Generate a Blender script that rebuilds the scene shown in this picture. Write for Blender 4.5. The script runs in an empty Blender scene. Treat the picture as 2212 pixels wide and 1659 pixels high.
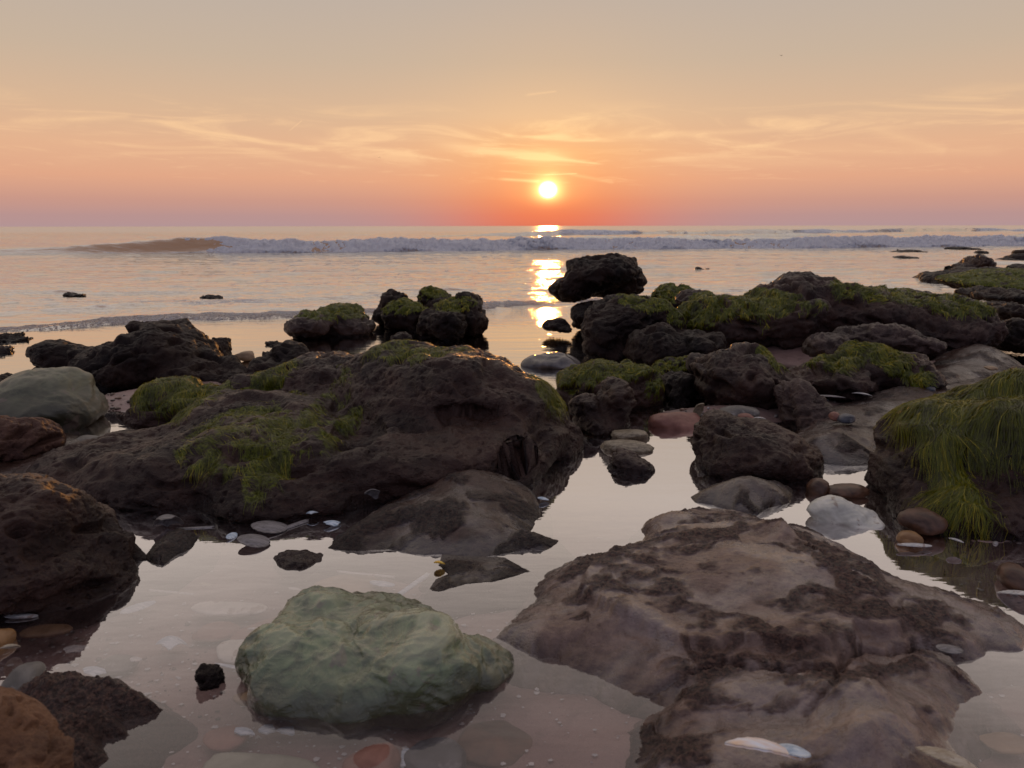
import bpy, math, random
import numpy as np
from mathutils import Vector, Matrix
from mathutils.bvhtree import BVHTree

C = bpy.context.scene.collection
SC = bpy.context.scene
R = math.radians
rng = random.Random(7)

# ------------------------------------------------------------------ camera
CAM_H = 0.50
PITCH = math.atan(0.2056)
FPX = 1661.0                       # focal length on a 2212 x 1659 picture
cam = bpy.data.cameras.new('camera')
cam.sensor_width = 36.0
cam.lens = 36.0 * FPX / 2212.0
cam.clip_start = 0.02
cam.clip_end = 20000
cam.dof.use_dof = True
cam.dof.focus_distance = 1.7
cam.dof.aperture_fstop = 11.5
camo = bpy.data.objects.new('camera', cam)
camo.location = (0, 0, CAM_H)
camo.rotation_mode = 'QUATERNION'
camo.rotation_quaternion = (Matrix.Rotation(R(90) - PITCH, 3, 'X') @ Matrix.Rotation(R(-0.08), 3, 'Z')).to_quaternion()
C.objects.link(camo)
SC.camera = camo

SC.view_settings.view_transform = 'Standard'
SC.view_settings.look = 'None'
SC.view_settings.exposure = 0.17
SC.view_settings.gamma = 1.0
SC.view_settings.use_curve_mapping = False
SC.render.engine = 'CYCLES'
SC.cycles.use_denoising = True
SC.cycles.max_bounces = 6
SC.cycles.transparent_max_bounces = 8
SC.cycles.sample_clamp_indirect = 3.0

SUN_EL = R(2.55)
SUN_AZ = R(2.62)                   # to the right of +Y


# ------------------------------------------------------------------ node helpers
class NT:
    def __init__(s, tree):
        s.t = tree
        s.n = tree.nodes
        s.l = tree.links

    def node(s, typ, **kw):
        n = s.n.new(typ)
        for k, v in kw.items():
            setattr(n, k, v)
        return n

    def put(s, sock, v):
        if isinstance(v, bpy.types.NodeSocket):
            s.l.new(v, sock)
        elif isinstance(v, (tuple, list)):
            if sock.type == 'RGBA' and len(v) == 3:
                v = (*v, 1)
            sock.default_value = v
        else:
            sock.default_value = v

    def m(s, op, a, b=0.0, c=0.0, clamp=False):
        n = s.node('ShaderNodeMath', operation=op, use_clamp=clamp)
        s.put(n.inputs[0], a)
        s.put(n.inputs[1], b)
        s.put(n.inputs[2], c)
        return n.outputs[0]

    def ss(s, v, lo, hi, a=0.0, b=1.0):
        n = s.node('ShaderNodeMapRange', interpolation_type='SMOOTHSTEP')
        s.put(n.inputs['Value'], v)
        s.put(n.inputs['From Min'], lo)
        s.put(n.inputs['From Max'], hi)
        s.put(n.inputs['To Min'], a)
        s.put(n.inputs['To Max'], b)
        return n.outputs[0]

    def mix(s, f, a, b, blend='MIX'):
        n = s.node('ShaderNodeMix', data_type='RGBA', blend_type=blend)
        s.put(n.inputs[0], f)
        s.put(n.inputs[6], a)
        s.put(n.inputs[7], b)
        return n.outputs[2]

    def ramp(s, v, stops, interp='LINEAR'):
        n = s.node('ShaderNodeValToRGB')
        n.color_ramp.interpolation = interp
        e = n.color_ramp.elements
        while len(e) < len(stops):
            e.new(0.5)
        for el, (p, c) in zip(e, stops):
            el.position = p
            el.color = (*c, 1) if isinstance(c, (tuple, list)) else (c, c, c, 1)
        s.put(n.inputs[0], v)
        return n.outputs[0]

    def noise(s, vec, scale, detail=4.0, rough=0.55, dist=0.0, out=0):
        n = s.node('ShaderNodeTexNoise')
        s.put(n.inputs['Vector'], vec)
        n.inputs['Scale'].default_value = scale
        n.inputs['Detail'].default_value = detail
        n.inputs['Roughness'].default_value = rough
        n.inputs['Distortion'].default_value = dist
        return n.outputs[out]

    def voro(s, vec, scale, feature='F1', out='Distance'):
        n = s.node('ShaderNodeTexVoronoi', feature=feature)
        s.put(n.inputs['Vector'], vec)
        n.inputs['Scale'].default_value = scale
        return n.outputs[out]

    def scl(s, vec, sc, loc=(0, 0, 0)):
        n = s.node('ShaderNodeMapping')
        s.put(n.inputs['Vector'], vec)
        n.inputs['Scale'].default_value = sc
        n.inputs['Location'].default_value = loc
        return n.outputs[0]

    def bump(s, h, strength, dist, normal=None):
        n = s.node('ShaderNodeBump')
        s.put(n.inputs['Height'], h)
        n.inputs['Strength'].default_value = strength
        n.inputs['Distance'].default_value = dist
        if normal is not None:
            s.put(n.inputs['Normal'], normal)
        return n.outputs[0]


def srgb(r, g, b):
    f = lambda c: (c / 255) / 12.92 if c < 11 else ((c / 255 + 0.055) / 1.055) ** 2.4
    return (f(r), f(g), f(b))


# ------------------------------------------------------------------ sky
world = bpy.data.worlds.new('World')
SC.world = world
world.use_nodes = True
w = NT(world.node_tree)
w.n.clear()
tc = w.node('ShaderNodeTexCoord')
sep = w.node('ShaderNodeSeparateXYZ')
w.l.new(tc.outputs['Generated'], sep.inputs[0])
X, Y, Z = sep.outputs
hyp = w.m('SQRT', w.m('ADD', w.m('MULTIPLY', X, X), w.m('MULTIPLY', Y, Y)))
elev = w.m('ARCTAN2', Z, hyp)                                   # radians
azim = w.m('ARCTAN2', X, Y)
edeg = w.m('MULTIPLY', elev, 57.29578)
adeg = w.m('MULTIPLY', azim, 57.29578)
da = w.m('SUBTRACT', adeg, math.degrees(SUN_AZ))
de = w.m('SUBTRACT', edeg, math.degrees(SUN_EL))
et = w.m('DIVIDE', edeg, 90.0, clamp=True)
# elevation colours, away from the sun
base = w.ramp(w.m('POWER', et, 0.5), [
    (0.0, srgb(170, 142, 144)), (0.09, srgb(177, 141, 138)), (0.14, srgb(194, 146, 131)),
    (0.19, srgb(216, 160, 130)), (0.24, srgb(219, 171, 137)), (0.29, srgb(209, 174, 143)),
    (0.35, srgb(192, 171, 150)), (0.41, srgb(182, 168, 156)), (0.50, srgb(194, 181, 172)),
    (0.62, srgb(192, 180, 172)), (0.80, srgb(182, 173, 176)), (1.0, srgb(170, 166, 178))])
# nearer the sun the low sky goes orange
near = w.ramp(w.m('POWER', et, 0.5), [
    (0.0, srgb(212, 108, 84)), (0.09, srgb(224, 116, 82)), (0.14, srgb(228, 130, 86)),
    (0.19, srgb(233, 153, 102)), (0.24, srgb(234, 172, 118)), (0.29, srgb(222, 182, 142)),
    (0.35, srgb(197, 172, 147)), (0.41, srgb(184, 168, 154)), (0.50, srgb(193, 179, 168)),
    (0.62, srgb(192, 180, 172)), (0.80, srgb(182, 173, 176)), (1.0, srgb(170, 166, 178))])
da2 = w.m('MULTIPLY', da, da)
wide = w.m('EXPONENT', w.m('MULTIPLY', da2, -1 / (2 * 7.0 ** 2)))
mid = w.m('EXPONENT', w.m('MULTIPLY', da2, -1 / (2 * 4.5 ** 2)))
fac = w.m('ADD', w.m('MULTIPLY', wide, 0.55), w.m('MULTIPLY', mid, 0.45), clamp=True)
col = w.mix(fac, base, near)
# towards the east the sky is darker and cooler
yn = w.m('DIVIDE', Y, w.m('ADD', hyp, 0.001))
backf = w.m('MULTIPLY', w.ss(yn, 0.62, -0.45), w.ss(edeg, 88.0, 25.0, 0.35, 1.0))
col = w.mix(backf, col, w.ramp(et, [(0.0, srgb(136, 134, 156)), (0.25, srgb(138, 138, 160)), (1.0, srgb(142, 138, 150))]))
# thin cirrus: stretched noise inside two bands, wedges and a contrail
ae = w.node('ShaderNodeCombineXYZ')
w.put(ae.inputs[0], w.m('MULTIPLY', adeg, 0.055))
w.put(ae.inputs[1], w.m('ADD', w.m('MULTIPLY', edeg, 0.42), w.m('MULTIPLY', adeg, 0.012)))
cn = w.noise(ae.outputs[0], 1.6, 7.0, 0.62, 1.2)
cn2 = w.noise(w.scl(ae.outputs[0], (2.2, 3.2, 1), (3, 5, 1)), 2.0, 6.0, 0.6, 1.5)
front = w.ss(yn, 0.2, 0.6)
band = w.m('MULTIPLY', w.ss(edeg, 3.4, 5.6), w.ss(edeg, 8.9, 6.6))
wisp = w.m('MULTIPLY', w.ss(cn, 0.45, 0.70), band)
wisp = w.m('ADD', wisp, w.m('MULTIPLY', w.m('MULTIPLY', w.ss(cn2, 0.53, 0.75), w.m('MULTIPLY', w.ss(edeg, 2.4, 3.4), w.ss(edeg, 6.0, 4.0))), 0.35))


def streak(a0, e0, a1, e1, wdt0, wdt1, gain):
    """a tapering line of cloud from (a0,e0) to (a1,e1) in degrees of azimuth and elevation"""
    L = math.hypot(a1 - a0, e1 - e0)
    ux, uy = (a1 - a0) / L, (e1 - e0) / L
    px = w.m('SUBTRACT', adeg, a0)
    py = w.m('SUBTRACT', edeg, e0)
    t = w.m('DIVIDE', w.m('ADD', w.m('MULTIPLY', px, ux), w.m('MULTIPLY', py, uy)), L)
    d = w.m('ABSOLUTE', w.m('ADD', w.m('SUBTRACT', w.m('MULTIPLY', py, ux), w.m('MULTIPLY', px, uy)),
                            w.m('MULTIPLY', w.m('SUBTRACT', cn2, 0.5), 0.5 * max(wdt0, wdt1))))
    wd = w.m('ADD', wdt0, w.m('MULTIPLY', t, wdt1 - wdt0))
    body = w.m('SUBTRACT', 1.0, w.m('DIVIDE', d, w.m('MAXIMUM', wd, 0.02)), clamp=True)
    ends = w.m('MULTIPLY', w.ss(t, 0.0, 0.25), w.ss(t, 1.0, 0.93))
    return w.m('MULTIPLY', w.m('MULTIPLY', w.m('POWER', body, 1.4), ends), gain)


def AE(px, py):
    u = (px - 1106) / FPX
    v = (py - 829.5) / FPX
    cp, sp = math.cos(PITCH), math.sin(PITCH)
    y = cp - v * sp
    z = -sp - v * cp
    return math.degrees(math.atan2(u, y)), math.degrees(math.atan2(z, math.hypot(u, y)))


for (x0, y0, x1, y1, w0, w1, g) in [
        (905, 305, 1312, 356, 0.85, 0.10, 0.80), (640, 296, 990, 349, 0.55, 0.07, 0.55),
        (1250, 300, 1770, 275, 0.5, 0.25, 0.45), (1440, 285, 1770, 336, 0.5, 0.10, 0.35),
        (430, 284, 700, 325, 0.5, 0.2, 0.38), (0, 262, 290, 248, 0.35, 0.25, 0.40),
        (1130, 206, 1205, 197, 0.16, 0.10, 0.5), (623, 284, 654, 259, 0.05, 0.06, 0.65),
        (1165, 378, 1250, 375, 0.10, 0.06, 0.75), (1860, 270, 2050, 330, 0.7, 0.5, 0.35),
        (1070, 386, 1170, 392, 0.16, 0.2, 0.7), (1210, 372, 1330, 395, 0.2, 0.2, 0.3),
        (1500, 318, 2190, 330, 0.6, 0.5, 0.22)]:
    a0, e0 = AE(x0, y0)
    a1, e1 = AE(x1, y1)
    wisp = w.m('ADD', wisp, streak(a0, e0, a1, e1, w0, w1, g))
gx0, ge0 = AE(1165, 338)
gg = w.m('EXPONENT', w.m('MULTIPLY', w.m('ADD', w.m('POWER', w.m('DIVIDE', w.m('SUBTRACT', adeg, gx0), 1.9), 2.0),
                                         w.m('POWER', w.m('DIVIDE', w.m('SUBTRACT', edeg, ge0), 0.42), 2.0)), -1.0))
wisp = w.m('ADD', wisp, w.m('MULTIPLY', gg, w.m('ADD', 0.25, w.m('MULTIPLY', cn2, 1.3))))
wisp = w.m('MULTIPLY', w.m('MINIMUM', wisp, 1.0), front)
lit = w.m('EXPONENT', w.m('MULTIPLY', w.m('ADD', w.m('MULTIPLY', da2, 0.035), w.m('MULTIPLY', w.m('MULTIPLY', de, de), 0.05)), -1.0))
ccol = w.mix(lit, srgb(246, 202, 154), (1.25, 0.86, 0.38))
col = w.mix(w.m('MULTIPLY', wisp, 0.64), col, ccol)
# glow and disc
r2 = w.m('ADD', w.m('MULTIPLY', da2, 1.0), w.m('MULTIPLY', w.m('MULTIPLY', de, de), 1.25))
up = w.ss(de, -1.6, -0.3, 0.25, 1.0)
g1 = w.m('MULTIPLY', w.m('EXPONENT', w.m('MULTIPLY', r2, -1 / (2 * 0.66 ** 2))), 1.1)
g2 = w.m('MULTIPLY', w.m('EXPONENT', w.m('MULTIPLY', r2, -1 / (2 * 1.7 ** 2))), 0.24)
g3 = w.m('MULTIPLY', w.m('EXPONENT', w.m('MULTIPLY', r2, -1 / (2 * 6.0 ** 2))), 0.02)
disc = w.m('MULTIPLY', w.ss(w.m('SQRT', r2), 0.80, 0.35), 3.0)


def addc(c, f, k):
    n = w.node('ShaderNodeMix', data_type='RGBA', blend_type='ADD')
    n.clamp_result = False
    w.put(n.inputs[0], w.m('MULTIPLY', f, up))
    w.put(n.inputs[6], c)
    w.put(n.inputs[7], k)
    n.clamp_factor = False
    return n.outputs[2]


col = addc(col, g3, (1.0, 0.45, 0.12))
col = addc(col, g2, (1.0, 0.50, 0.14))
col = addc(col, g1, (1.4, 0.90, 0.28))
col = addc(col, disc, (1.4, 1.0, 0.55))
bg = w.node('ShaderNodeBackground')
w.put(bg.inputs[0], col)
bg.inputs[1].default_value = 0.97
sky = w.node('ShaderNodeTexSky', sky_type='NISHITA')
sky.sun_disc = False
sky.sun_elevation = SUN_EL
sky.sun_rotation = SUN_AZ
sky.dust_density = 3.0
bg2 = w.node('ShaderNodeBackground')
w.put(bg2.inputs[0], sky.outputs[0])
bg2.inputs[1].default_value = 0.002
ad = w.node('ShaderNodeAddShader')
w.l.new(bg.outputs[0], ad.inputs[0])
w.l.new(bg2.outputs[0], ad.inputs[1])
wo = w.node('ShaderNodeOutputWorld')
w.l.new(ad.outputs[0], wo.inputs[0])

sun = bpy.data.lights.new('sun', 'SUN')
sun.energy = 0.5
sun.angle = R(1.2)
sun.color = (1.0, 0.40, 0.09)
suno = bpy.data.objects.new('sun', sun)
sdir = Vector((math.sin(SUN_AZ) * math.cos(SUN_EL), math.cos(SUN_AZ) * math.cos(SUN_EL), math.sin(SUN_EL)))
suno.rotation_euler = (-sdir).to_track_quat('-Z', 'Y').to_euler()
suno.location = (0, 0, 5)
C.objects.link(suno)

# ------------------------------------------------------------------ where pixels of the 2212 x 1659 picture lie
CP, SP = math.cos(PITCH), math.sin(PITCH)


def ray(px, py):
    u = (px - 1106) / FPX
    v = (py - 829.5) / FPX
    return np.array([u, CP - v * SP, -SP - v * CP])


def G(px, py, z=0.0):
    d = ray(px, py)
    t = (z - CAM_H) / d[2]
    return np.array([d[0] * t, d[1] * t, z])


def P(px, py, y):
    """point at ground distance y; second value = metres per pixel there"""
    d = ray(px, py)
    t = y / d[1]
    return np.array([d[0] * t, y, CAM_H + d[2] * t]), t / FPX


# ------------------------------------------------------------------ noise
_r = np.random.RandomState(11)
_perm = np.concatenate([_r.permutation(256)] * 2).astype(np.int32)
_g = _r.normal(size=(256, 3))
_g = (_g / np.linalg.norm(_g, axis=1, keepdims=True)).astype(np.float32)


def pn(p, seed=0):
    p = np.asarray(p, dtype=np.float32) + np.float32(seed * 17.31)
    i = np.floor(p).astype(np.int32)
    f = p - i
    i &= 255
    u = f * f * f * (f * (f * 6 - 15) + 10)
    out = np.zeros(len(p), np.float32)
    for dx in (0, 1):
        hx = _perm[(i[:, 0] + dx) & 255]
        wx = u[:, 0] if dx else 1 - u[:, 0]
        for dy in (0, 1):
            hy = _perm[(hx + i[:, 1] + dy) & 255]
            wy = wx * (u[:, 1] if dy else 1 - u[:, 1])
            for dz in (0, 1):
                g = _g[_perm[(hy + i[:, 2] + dz) & 255]]
                wz = wy * (u[:, 2] if dz else 1 - u[:, 2])
                out += wz * (g[:, 0] * (f[:, 0] - dx) + g[:, 1] * (f[:, 1] - dy) + g[:, 2] * (f[:, 2] - dz))
    return out * 1.6


def fbm(p, octs=4, gain=0.5, lac=2.07, seed=0, kind='n'):
    a, s, tot = 1.0, 0.0, 0.0
    for o in range(octs):
        n = pn(p * lac ** o, seed + o * 3)
        if kind == 'r':
            n = 1 - 2 * np.abs(n)
        elif kind == 'b':
            n = 2 * np.abs(n) - 0.5
        s = s + a * n
        tot += a
        a *= gain
    return s / tot


def sst(v, a, b):
    t = np.clip((v - a) / (b - a), 0, 1)
    return t * t * (3 - 2 * t)


# ------------------------------------------------------------------ object helpers
def tag(o, label=None, cat=None, group=None, kind=None):
    if label:
        o['label'] = label
    if cat:
        o['category'] = cat
    if group:
        o['group'] = group
    if kind:
        o['kind'] = kind
    return o


def mesh_obj(name, V, F, mat, parent=None, smooth=True, attrs=None, origin=None):
    """V (n,3) world positions; F (m,k) index array of triangles or quads"""
    V = np.asarray(V, dtype=np.float32)
    F = np.asarray(F, dtype=np.int32)
    if origin is None:
        origin = np.array([V[:, 0].mean(), V[:, 1].mean(), max(V[:, 2].min(), -0.02)])
    origin = np.asarray(origin, dtype=np.float32)
    me = bpy.data.meshes.new(name)
    me.vertices.add(len(V))
    me.vertices.foreach_set('co', (V - origin).ravel())
    k = F.shape[1]
    me.loops.add(F.size)
    me.loops.foreach_set('vertex_index', F.ravel())
    me.polygons.add(len(F))
    me.polygons.foreach_set('loop_start', np.arange(0, F.size, k, dtype=np.int32))
    me.polygons.foreach_set('loop_total', np.full(len(F), k, dtype=np.int32))
    me.polygons.foreach_set('use_smooth', np.full(len(F), smooth, dtype=bool))
    for an, av in (attrs or {}).items():
        at = me.attributes.new(an, 'FLOAT', 'POINT')
        at.data.foreach_set('value', np.asarray(av, dtype=np.float32))
    me.materials.append(mat)
    me.update(calc_edges=True)
    me.validate()
    o = bpy.data.objects.new(name, me)
    C.objects.link(o)
    if parent is None:
        o.location = origin.tolist()
    else:
        o.parent = parent
        o.location = (Vector(origin.tolist()) - parent.location)
    return o


def grid_faces(nr, nc):
    i = np.arange(nr - 1)[:, None] * nc + np.arange(nc - 1)[None, :]
    return np.stack([i, i + 1, i + nc + 1, i + nc], -1).reshape(-1, 4)


# ------------------------------------------------------------------ materials
def new_mat(name):
    m = bpy.data.materials.new(name)
    m.use_nodes = True
    t = NT(m.node_tree)
    t.n.clear()
    out = t.node('ShaderNodeOutputMaterial')
    return m, t, out


def principled(t, out, col, rough, spec=0.5, normal=None, **kw):
    b = t.node('ShaderNodeBsdfPrincipled')
    t.put(b.inputs['Base Color'], col)
    t.put(b.inputs['Roughness'], rough)
    t.put(b.inputs['Specular IOR Level'], spec)
    if normal is not None:
        t.put(b.inputs['Normal'], normal)
    for k, v in kw.items():
        t.put(b.inputs[k], v)
    t.l.new(b.outputs[0], out.inputs[0])
    return b


ALG_D, ALG_L, ALG_Y = (0.016, 0.017, 0.002), (0.150, 0.170, 0.009), (0.42, 0.34, 0.02)


def rock_mat(name, dark, light, r_lo=0.38, r_hi=0.75, bump=1.0, spec=0.5, fine=1.0, crust=None, film=0.0):
    m, t, out = new_mat(name)
    g = t.node('ShaderNodeNewGeometry')
    pos = g.outputs['Position']
    zs = t.node('ShaderNodeSeparateXYZ')
    t.put(zs.inputs[0], pos)
    n1 = t.noise(pos, 7 * fine, 5, 0.6, 0.4)
    n2 = t.noise(pos, 38 * fine, 6, 0.65, 0.2)
    n3 = t.noise(t.scl(pos, (1, 1, 1.7)), 170 * fine, 5, 0.7)
    c = t.mix(t.ss(n1, 0.32, 0.68), dark, light)
    c = t.mix(t.m('MULTIPLY', t.ss(n2, 0.56, 0.72), 0.55), c, tuple(x * 0.38 for x in dark))
    c = t.mix(t.m('MULTIPLY', t.ss(n3, 0.54, 0.72), 0.45), c, tuple(min(1, x * 1.6) for x in light))
    rough = t.m('ADD', t.m('MULTIPLY', n2, r_hi - r_lo), r_lo)
    if crust:
        at = t.node('ShaderNodeAttribute', attribute_name='crust')
        f = at.outputs['Fac']
        c = t.mix(f, t.mix(t.ss(n2, 0.3, 0.7), crust[0], crust[1]), t.mix(t.ss(n3, 0.42, 0.62), crust[2], crust[3]))
        rough = t.mix(f, t.m('ADD', t.m('MULTIPLY', n2, 0.25), 0.17), t.m('ADD', t.m('MULTIPLY', n3, 0.3), 0.38))
    n4 = t.noise(pos, 900, 3, 0.65)
    c = t.mix(t.m('MULTIPLY', t.ss(n4, 0.55, 0.75), 0.35), c, tuple(x * 1.9 for x in light))
    c = t.mix(t.m('MULTIPLY', t.ss(n4, 0.45, 0.28), 0.55), c, tuple(x * 0.3 for x in dark))
    # a soaked band just above the water line
    wet = t.ss(t.m('ADD', zs.outputs[2], t.m('MULTIPLY', t.m('SUBTRACT', n2, 0.5), 0.02)), 0.022, 0.004)
    c = t.mix(t.m('MULTIPLY', wet, 0.45), c, tuple(x * 0.4 for x in dark))
    rough = t.m('SUBTRACT', rough, t.m('MULTIPLY', wet, 0.22), clamp=True)
    # algae film
    aa = t.node('ShaderNodeAttribute', attribute_name='algae').outputs['Fac']
    af = t.ss(t.m('ADD', aa, t.m('MULTIPLY', t.m('SUBTRACT', n2, 0.5), 0.6)), 0.25, 0.75)
    c = t.mix(af, c, t.mix(t.ss(n3, 0.35, 0.65), ALG_D, ALG_L))
    h = t.m('ADD', t.m('MULTIPLY', n2, 0.55), t.m('MULTIPLY', n3, 0.30))
    v = t.voro(t.scl(pos, (1, 1, 1.3)), 120 * fine)
    h = t.m('ADD', h, t.m('MULTIPLY', t.ss(v, 0.0, 0.45), 0.12))
    h = t.m('ADD', h, t.m('MULTIPLY', n4, 0.10))
    st = 0.9 * bump
    if crust:
        st = 1.0
        h = t.m('MULTIPLY', h, t.m('ADD', t.m('MULTIPLY', f, 0.85 * bump), 0.40 * bump))
    nb = t.bump(h, min(1, st), 0.012)
    kw = {}
    if film:
        # a film of water: shiny where the mud is smooth and fresh from the sea
        fw = t.m('MULTIPLY', t.ss(n1, 0.30, 0.60), film)
        if crust:
            fw = t.m('MULTIPLY', t.m('MULTIPLY', t.m('SUBTRACT', 1.0, t.m('MULTIPLY', f, 0.8)), t.ss(t.noise(pos, 11, 3, 0.5, 0.6), 0.36, 0.62)), film)
        kw = {'Coat Weight': fw, 'Coat Roughness': t.m('ADD', 0.08, t.m('MULTIPLY', n2, 0.20)), 'Coat IOR': 1.75 if crust else 1.5, 'Coat Normal': nb}
    principled(t, out, c, rough, spec, nb, **kw)
    return m


M_mud = rock_mat('mudstone', (0.013, 0.0042, 0.0025), (0.056, 0.025, 0.0165), 0.22, 0.55, 1.0, 0.30, film=0.05)
M_mud_grey = rock_mat('grey_mudstone', (0.020, 0.0085, 0.006), (0.074, 0.041, 0.031), 0.24, 0.55, 1.0, 0.35, film=0.08)
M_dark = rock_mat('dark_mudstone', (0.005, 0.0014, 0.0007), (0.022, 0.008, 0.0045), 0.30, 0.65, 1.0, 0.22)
M_brown = rock_mat('red_mudstone', (0.040, 0.014, 0.009), (0.11, 0.050, 0.032), 0.35, 0.7, 1.0, 0.3)
M_orange = rock_mat('orange_mudstone', (0.085, 0.036, 0.015), (0.23, 0.11, 0.050), 0.5, 0.85, 1.0)
M_slab = rock_mat('slab_mudstone', (0.07, 0.04, 0.03), (0.13, 0.08, 0.06), 0.35, 0.7, 1.0, 0.4, film=1.0,
                  crust=((0.110, 0.064, 0.050), (0.230, 0.150, 0.115), (0.026, 0.010, 0.007), (0.130, 0.066, 0.046)))
M_shelf = rock_mat('shelf_mudstone', (0.03, 0.015, 0.011), (0.07, 0.04, 0.03), 0.35, 0.7, 1.0, 0.35, film=0.7,
                   crust=((0.032, 0.015, 0.010), (0.075, 0.041, 0.030), (0.010, 0.004, 0.003), (0.052, 0.026, 0.018)))


def green_stone_mat(name, zc, zr, top, shade, cream, olive, rough=(0.16, 0.5), coat=0.9):
    m, t, out = new_mat(name)
    g = t.node('ShaderNodeNewGeometry')
    pos = g.outputs['Position']
    zs = t.node('ShaderNodeSeparateXYZ')
    t.put(zs.inputs[0], pos)
    n1 = t.noise(pos, 13, 5, 0.6, 0.8)
    n2 = t.noise(t.scl(pos, (1, 0.6, 2.0)), 40, 7, 0.62, 0.8)
    n3 = t.noise(pos, 260, 4, 0.7)
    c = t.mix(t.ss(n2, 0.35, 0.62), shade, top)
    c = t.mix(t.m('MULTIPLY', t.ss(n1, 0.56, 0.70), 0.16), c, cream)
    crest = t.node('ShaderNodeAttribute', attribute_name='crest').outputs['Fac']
    c = t.mix(t.m('MULTIPLY', t.m('MULTIPLY', t.ss(crest, 0.2, 0.8), t.ss(zs.outputs[2], zc, zc + zr * 1.5)), 0.55), c, cream)  # cream on the upper crests: pale veins plus highlights painted into the colour
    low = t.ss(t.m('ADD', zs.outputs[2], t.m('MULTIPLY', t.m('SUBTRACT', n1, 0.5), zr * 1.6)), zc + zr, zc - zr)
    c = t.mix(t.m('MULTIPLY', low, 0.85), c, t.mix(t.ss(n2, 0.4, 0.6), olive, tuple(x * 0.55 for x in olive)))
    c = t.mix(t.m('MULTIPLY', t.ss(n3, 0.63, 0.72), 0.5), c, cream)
    c = t.mix(t.m('MULTIPLY', t.ss(n3, 0.38, 0.28), 0.5), c, tuple(x * 0.3 for x in olive))
    c = t.mix(t.m('MULTIPLY', t.ss(t.noise(pos, 24, 3, 0.5, 1.0), 0.62, 0.68), 0.5), c, (0.14, 0.09, 0.075))
    h = t.m('ADD', t.m('MULTIPLY', n2, 0.6), t.m('MULTIPLY', n3, 0.16))
    principled(t, out, c, t.m('ADD', t.m('MULTIPLY', n2, rough[1] - rough[0]), rough[0]), 0.6, t.bump(h, 0.4, 0.006),
               **{'Coat Weight': coat, 'Coat Roughness': t.m('ADD', 0.05, t.m('MULTIPLY', n1, 0.20)), 'Coat IOR': 1.55, 'Coat Normal': t.bump(h, 0.9, 0.009)})
    return m


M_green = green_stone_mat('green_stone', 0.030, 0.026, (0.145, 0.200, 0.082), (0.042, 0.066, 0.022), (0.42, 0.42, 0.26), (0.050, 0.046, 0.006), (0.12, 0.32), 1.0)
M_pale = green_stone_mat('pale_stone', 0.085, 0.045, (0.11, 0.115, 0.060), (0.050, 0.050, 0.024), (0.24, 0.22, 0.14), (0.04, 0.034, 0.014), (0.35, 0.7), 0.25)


def simple_mat(name, a, b, scale=30, rough=0.4, spec=0.5, bump=0.3, stretch=(1, 1, 1), spots=None, trans=0.0):
    m, t, out = new_mat(name)
    tcn = t.node('ShaderNodeTexCoord').outputs['Object']
    n = t.noise(t.scl(tcn, stretch), scale, 5, 0.6, 0.4)
    c = t.mix(t.ss(n, 0.35, 0.65), a, b)
    if spots:
        c = t.mix(t.m('MULTIPLY', t.ss(t.noise(tcn, scale * 2.3, 4, 0.6), 0.58, 0.66), 0.8), c, spots)
    principled(t, out, c, t.m('ADD', rough, t.m('MULTIPLY', n, 0.2)), spec, t.bump(t.noise(t.scl(tcn, stretch), scale * 4, 5, 0.6), bump, 0.002),
               **({'Transmission Weight': trans} if trans else {}))
    return m


M_shell_blue = simple_mat('blue_shell', (0.30, 0.40, 0.50), (0.68, 0.75, 0.80), 60, 0.3, stretch=(1, 4, 1))
M_shell_white = simple_mat('white_shell', (0.42, 0.42, 0.42), (0.66, 0.64, 0.60), 50, 0.3, stretch=(1, 5, 1), spots=(0.30, 0.20, 0.17))
M_shell_cream = simple_mat('cream_shell', (0.30, 0.23, 0.15), (0.50, 0.44, 0.34), 60, 0.35, stretch=(1, 5, 1), spots=(0.18, 0.10, 0.05))
M_shell_grey = simple_mat('grey_shell', (0.10, 0.09, 0.09), (0.24, 0.22, 0.22), 70, 0.3, stretch=(1, 5, 1))
M_limpet = simple_mat('limpet_shell', (0.16, 0.125, 0.075), (0.34, 0.28, 0.19), 90, 0.35, stretch=(1, 3, 1), spots=(0.07, 0.05, 0.03))
M_shell_two = simple_mat('orange_banded_shell', (0.85, 0.88, 0.92), (0.80, 0.50, 0.28), 14, 0.3, stretch=(1, 3, 1))
M_red = simple_mat('red_stone', (0.17, 0.062, 0.042), (0.27, 0.12, 0.085), 22, 0.4)
M_tan = simple_mat('tan_stone', (0.20, 0.12, 0.06), (0.34, 0.22, 0.12), 18, 0.35)
M_ochre = simple_mat('ochre_stone', (0.17, 0.075, 0.020), (0.30, 0.16, 0.06), 30, 0.3)
M_bstone = simple_mat('brown_stone', (0.05, 0.022, 0.010), (0.14, 0.065, 0.035), 25, 0.35)
M_greyst = simple_mat('grey_stone', (0.09, 0.08, 0.068), (0.20, 0.18, 0.155), 22, 0.45, spots=(0.3, 0.28, 0.25))
M_darkst = simple_mat('slate_stone', (0.03, 0.032, 0.042), (0.08, 0.085, 0.105), 16, 0.3, spots=(0.16, 0.16, 0.17))
M_whitest = simple_mat('white_stone', (0.48, 0.47, 0.40), (0.70, 0.67, 0.58), 16, 0.35, spots=(0.27, 0.20, 0.15))
M_palegreen = simple_mat('pale_green_stone', (0.20, 0.21, 0.15), (0.32, 0.33, 0.25), 16, 0.35)
M_yellow = simple_mat('yellow_shell', (0.75, 0.42, 0.03), (0.95, 0.72, 0.16), 60, 0.2)
M_bird = simple_mat('dark_feathers', (0.03, 0.03, 0.03), (0.06, 0.055, 0.05), 3, 0.7)


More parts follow.
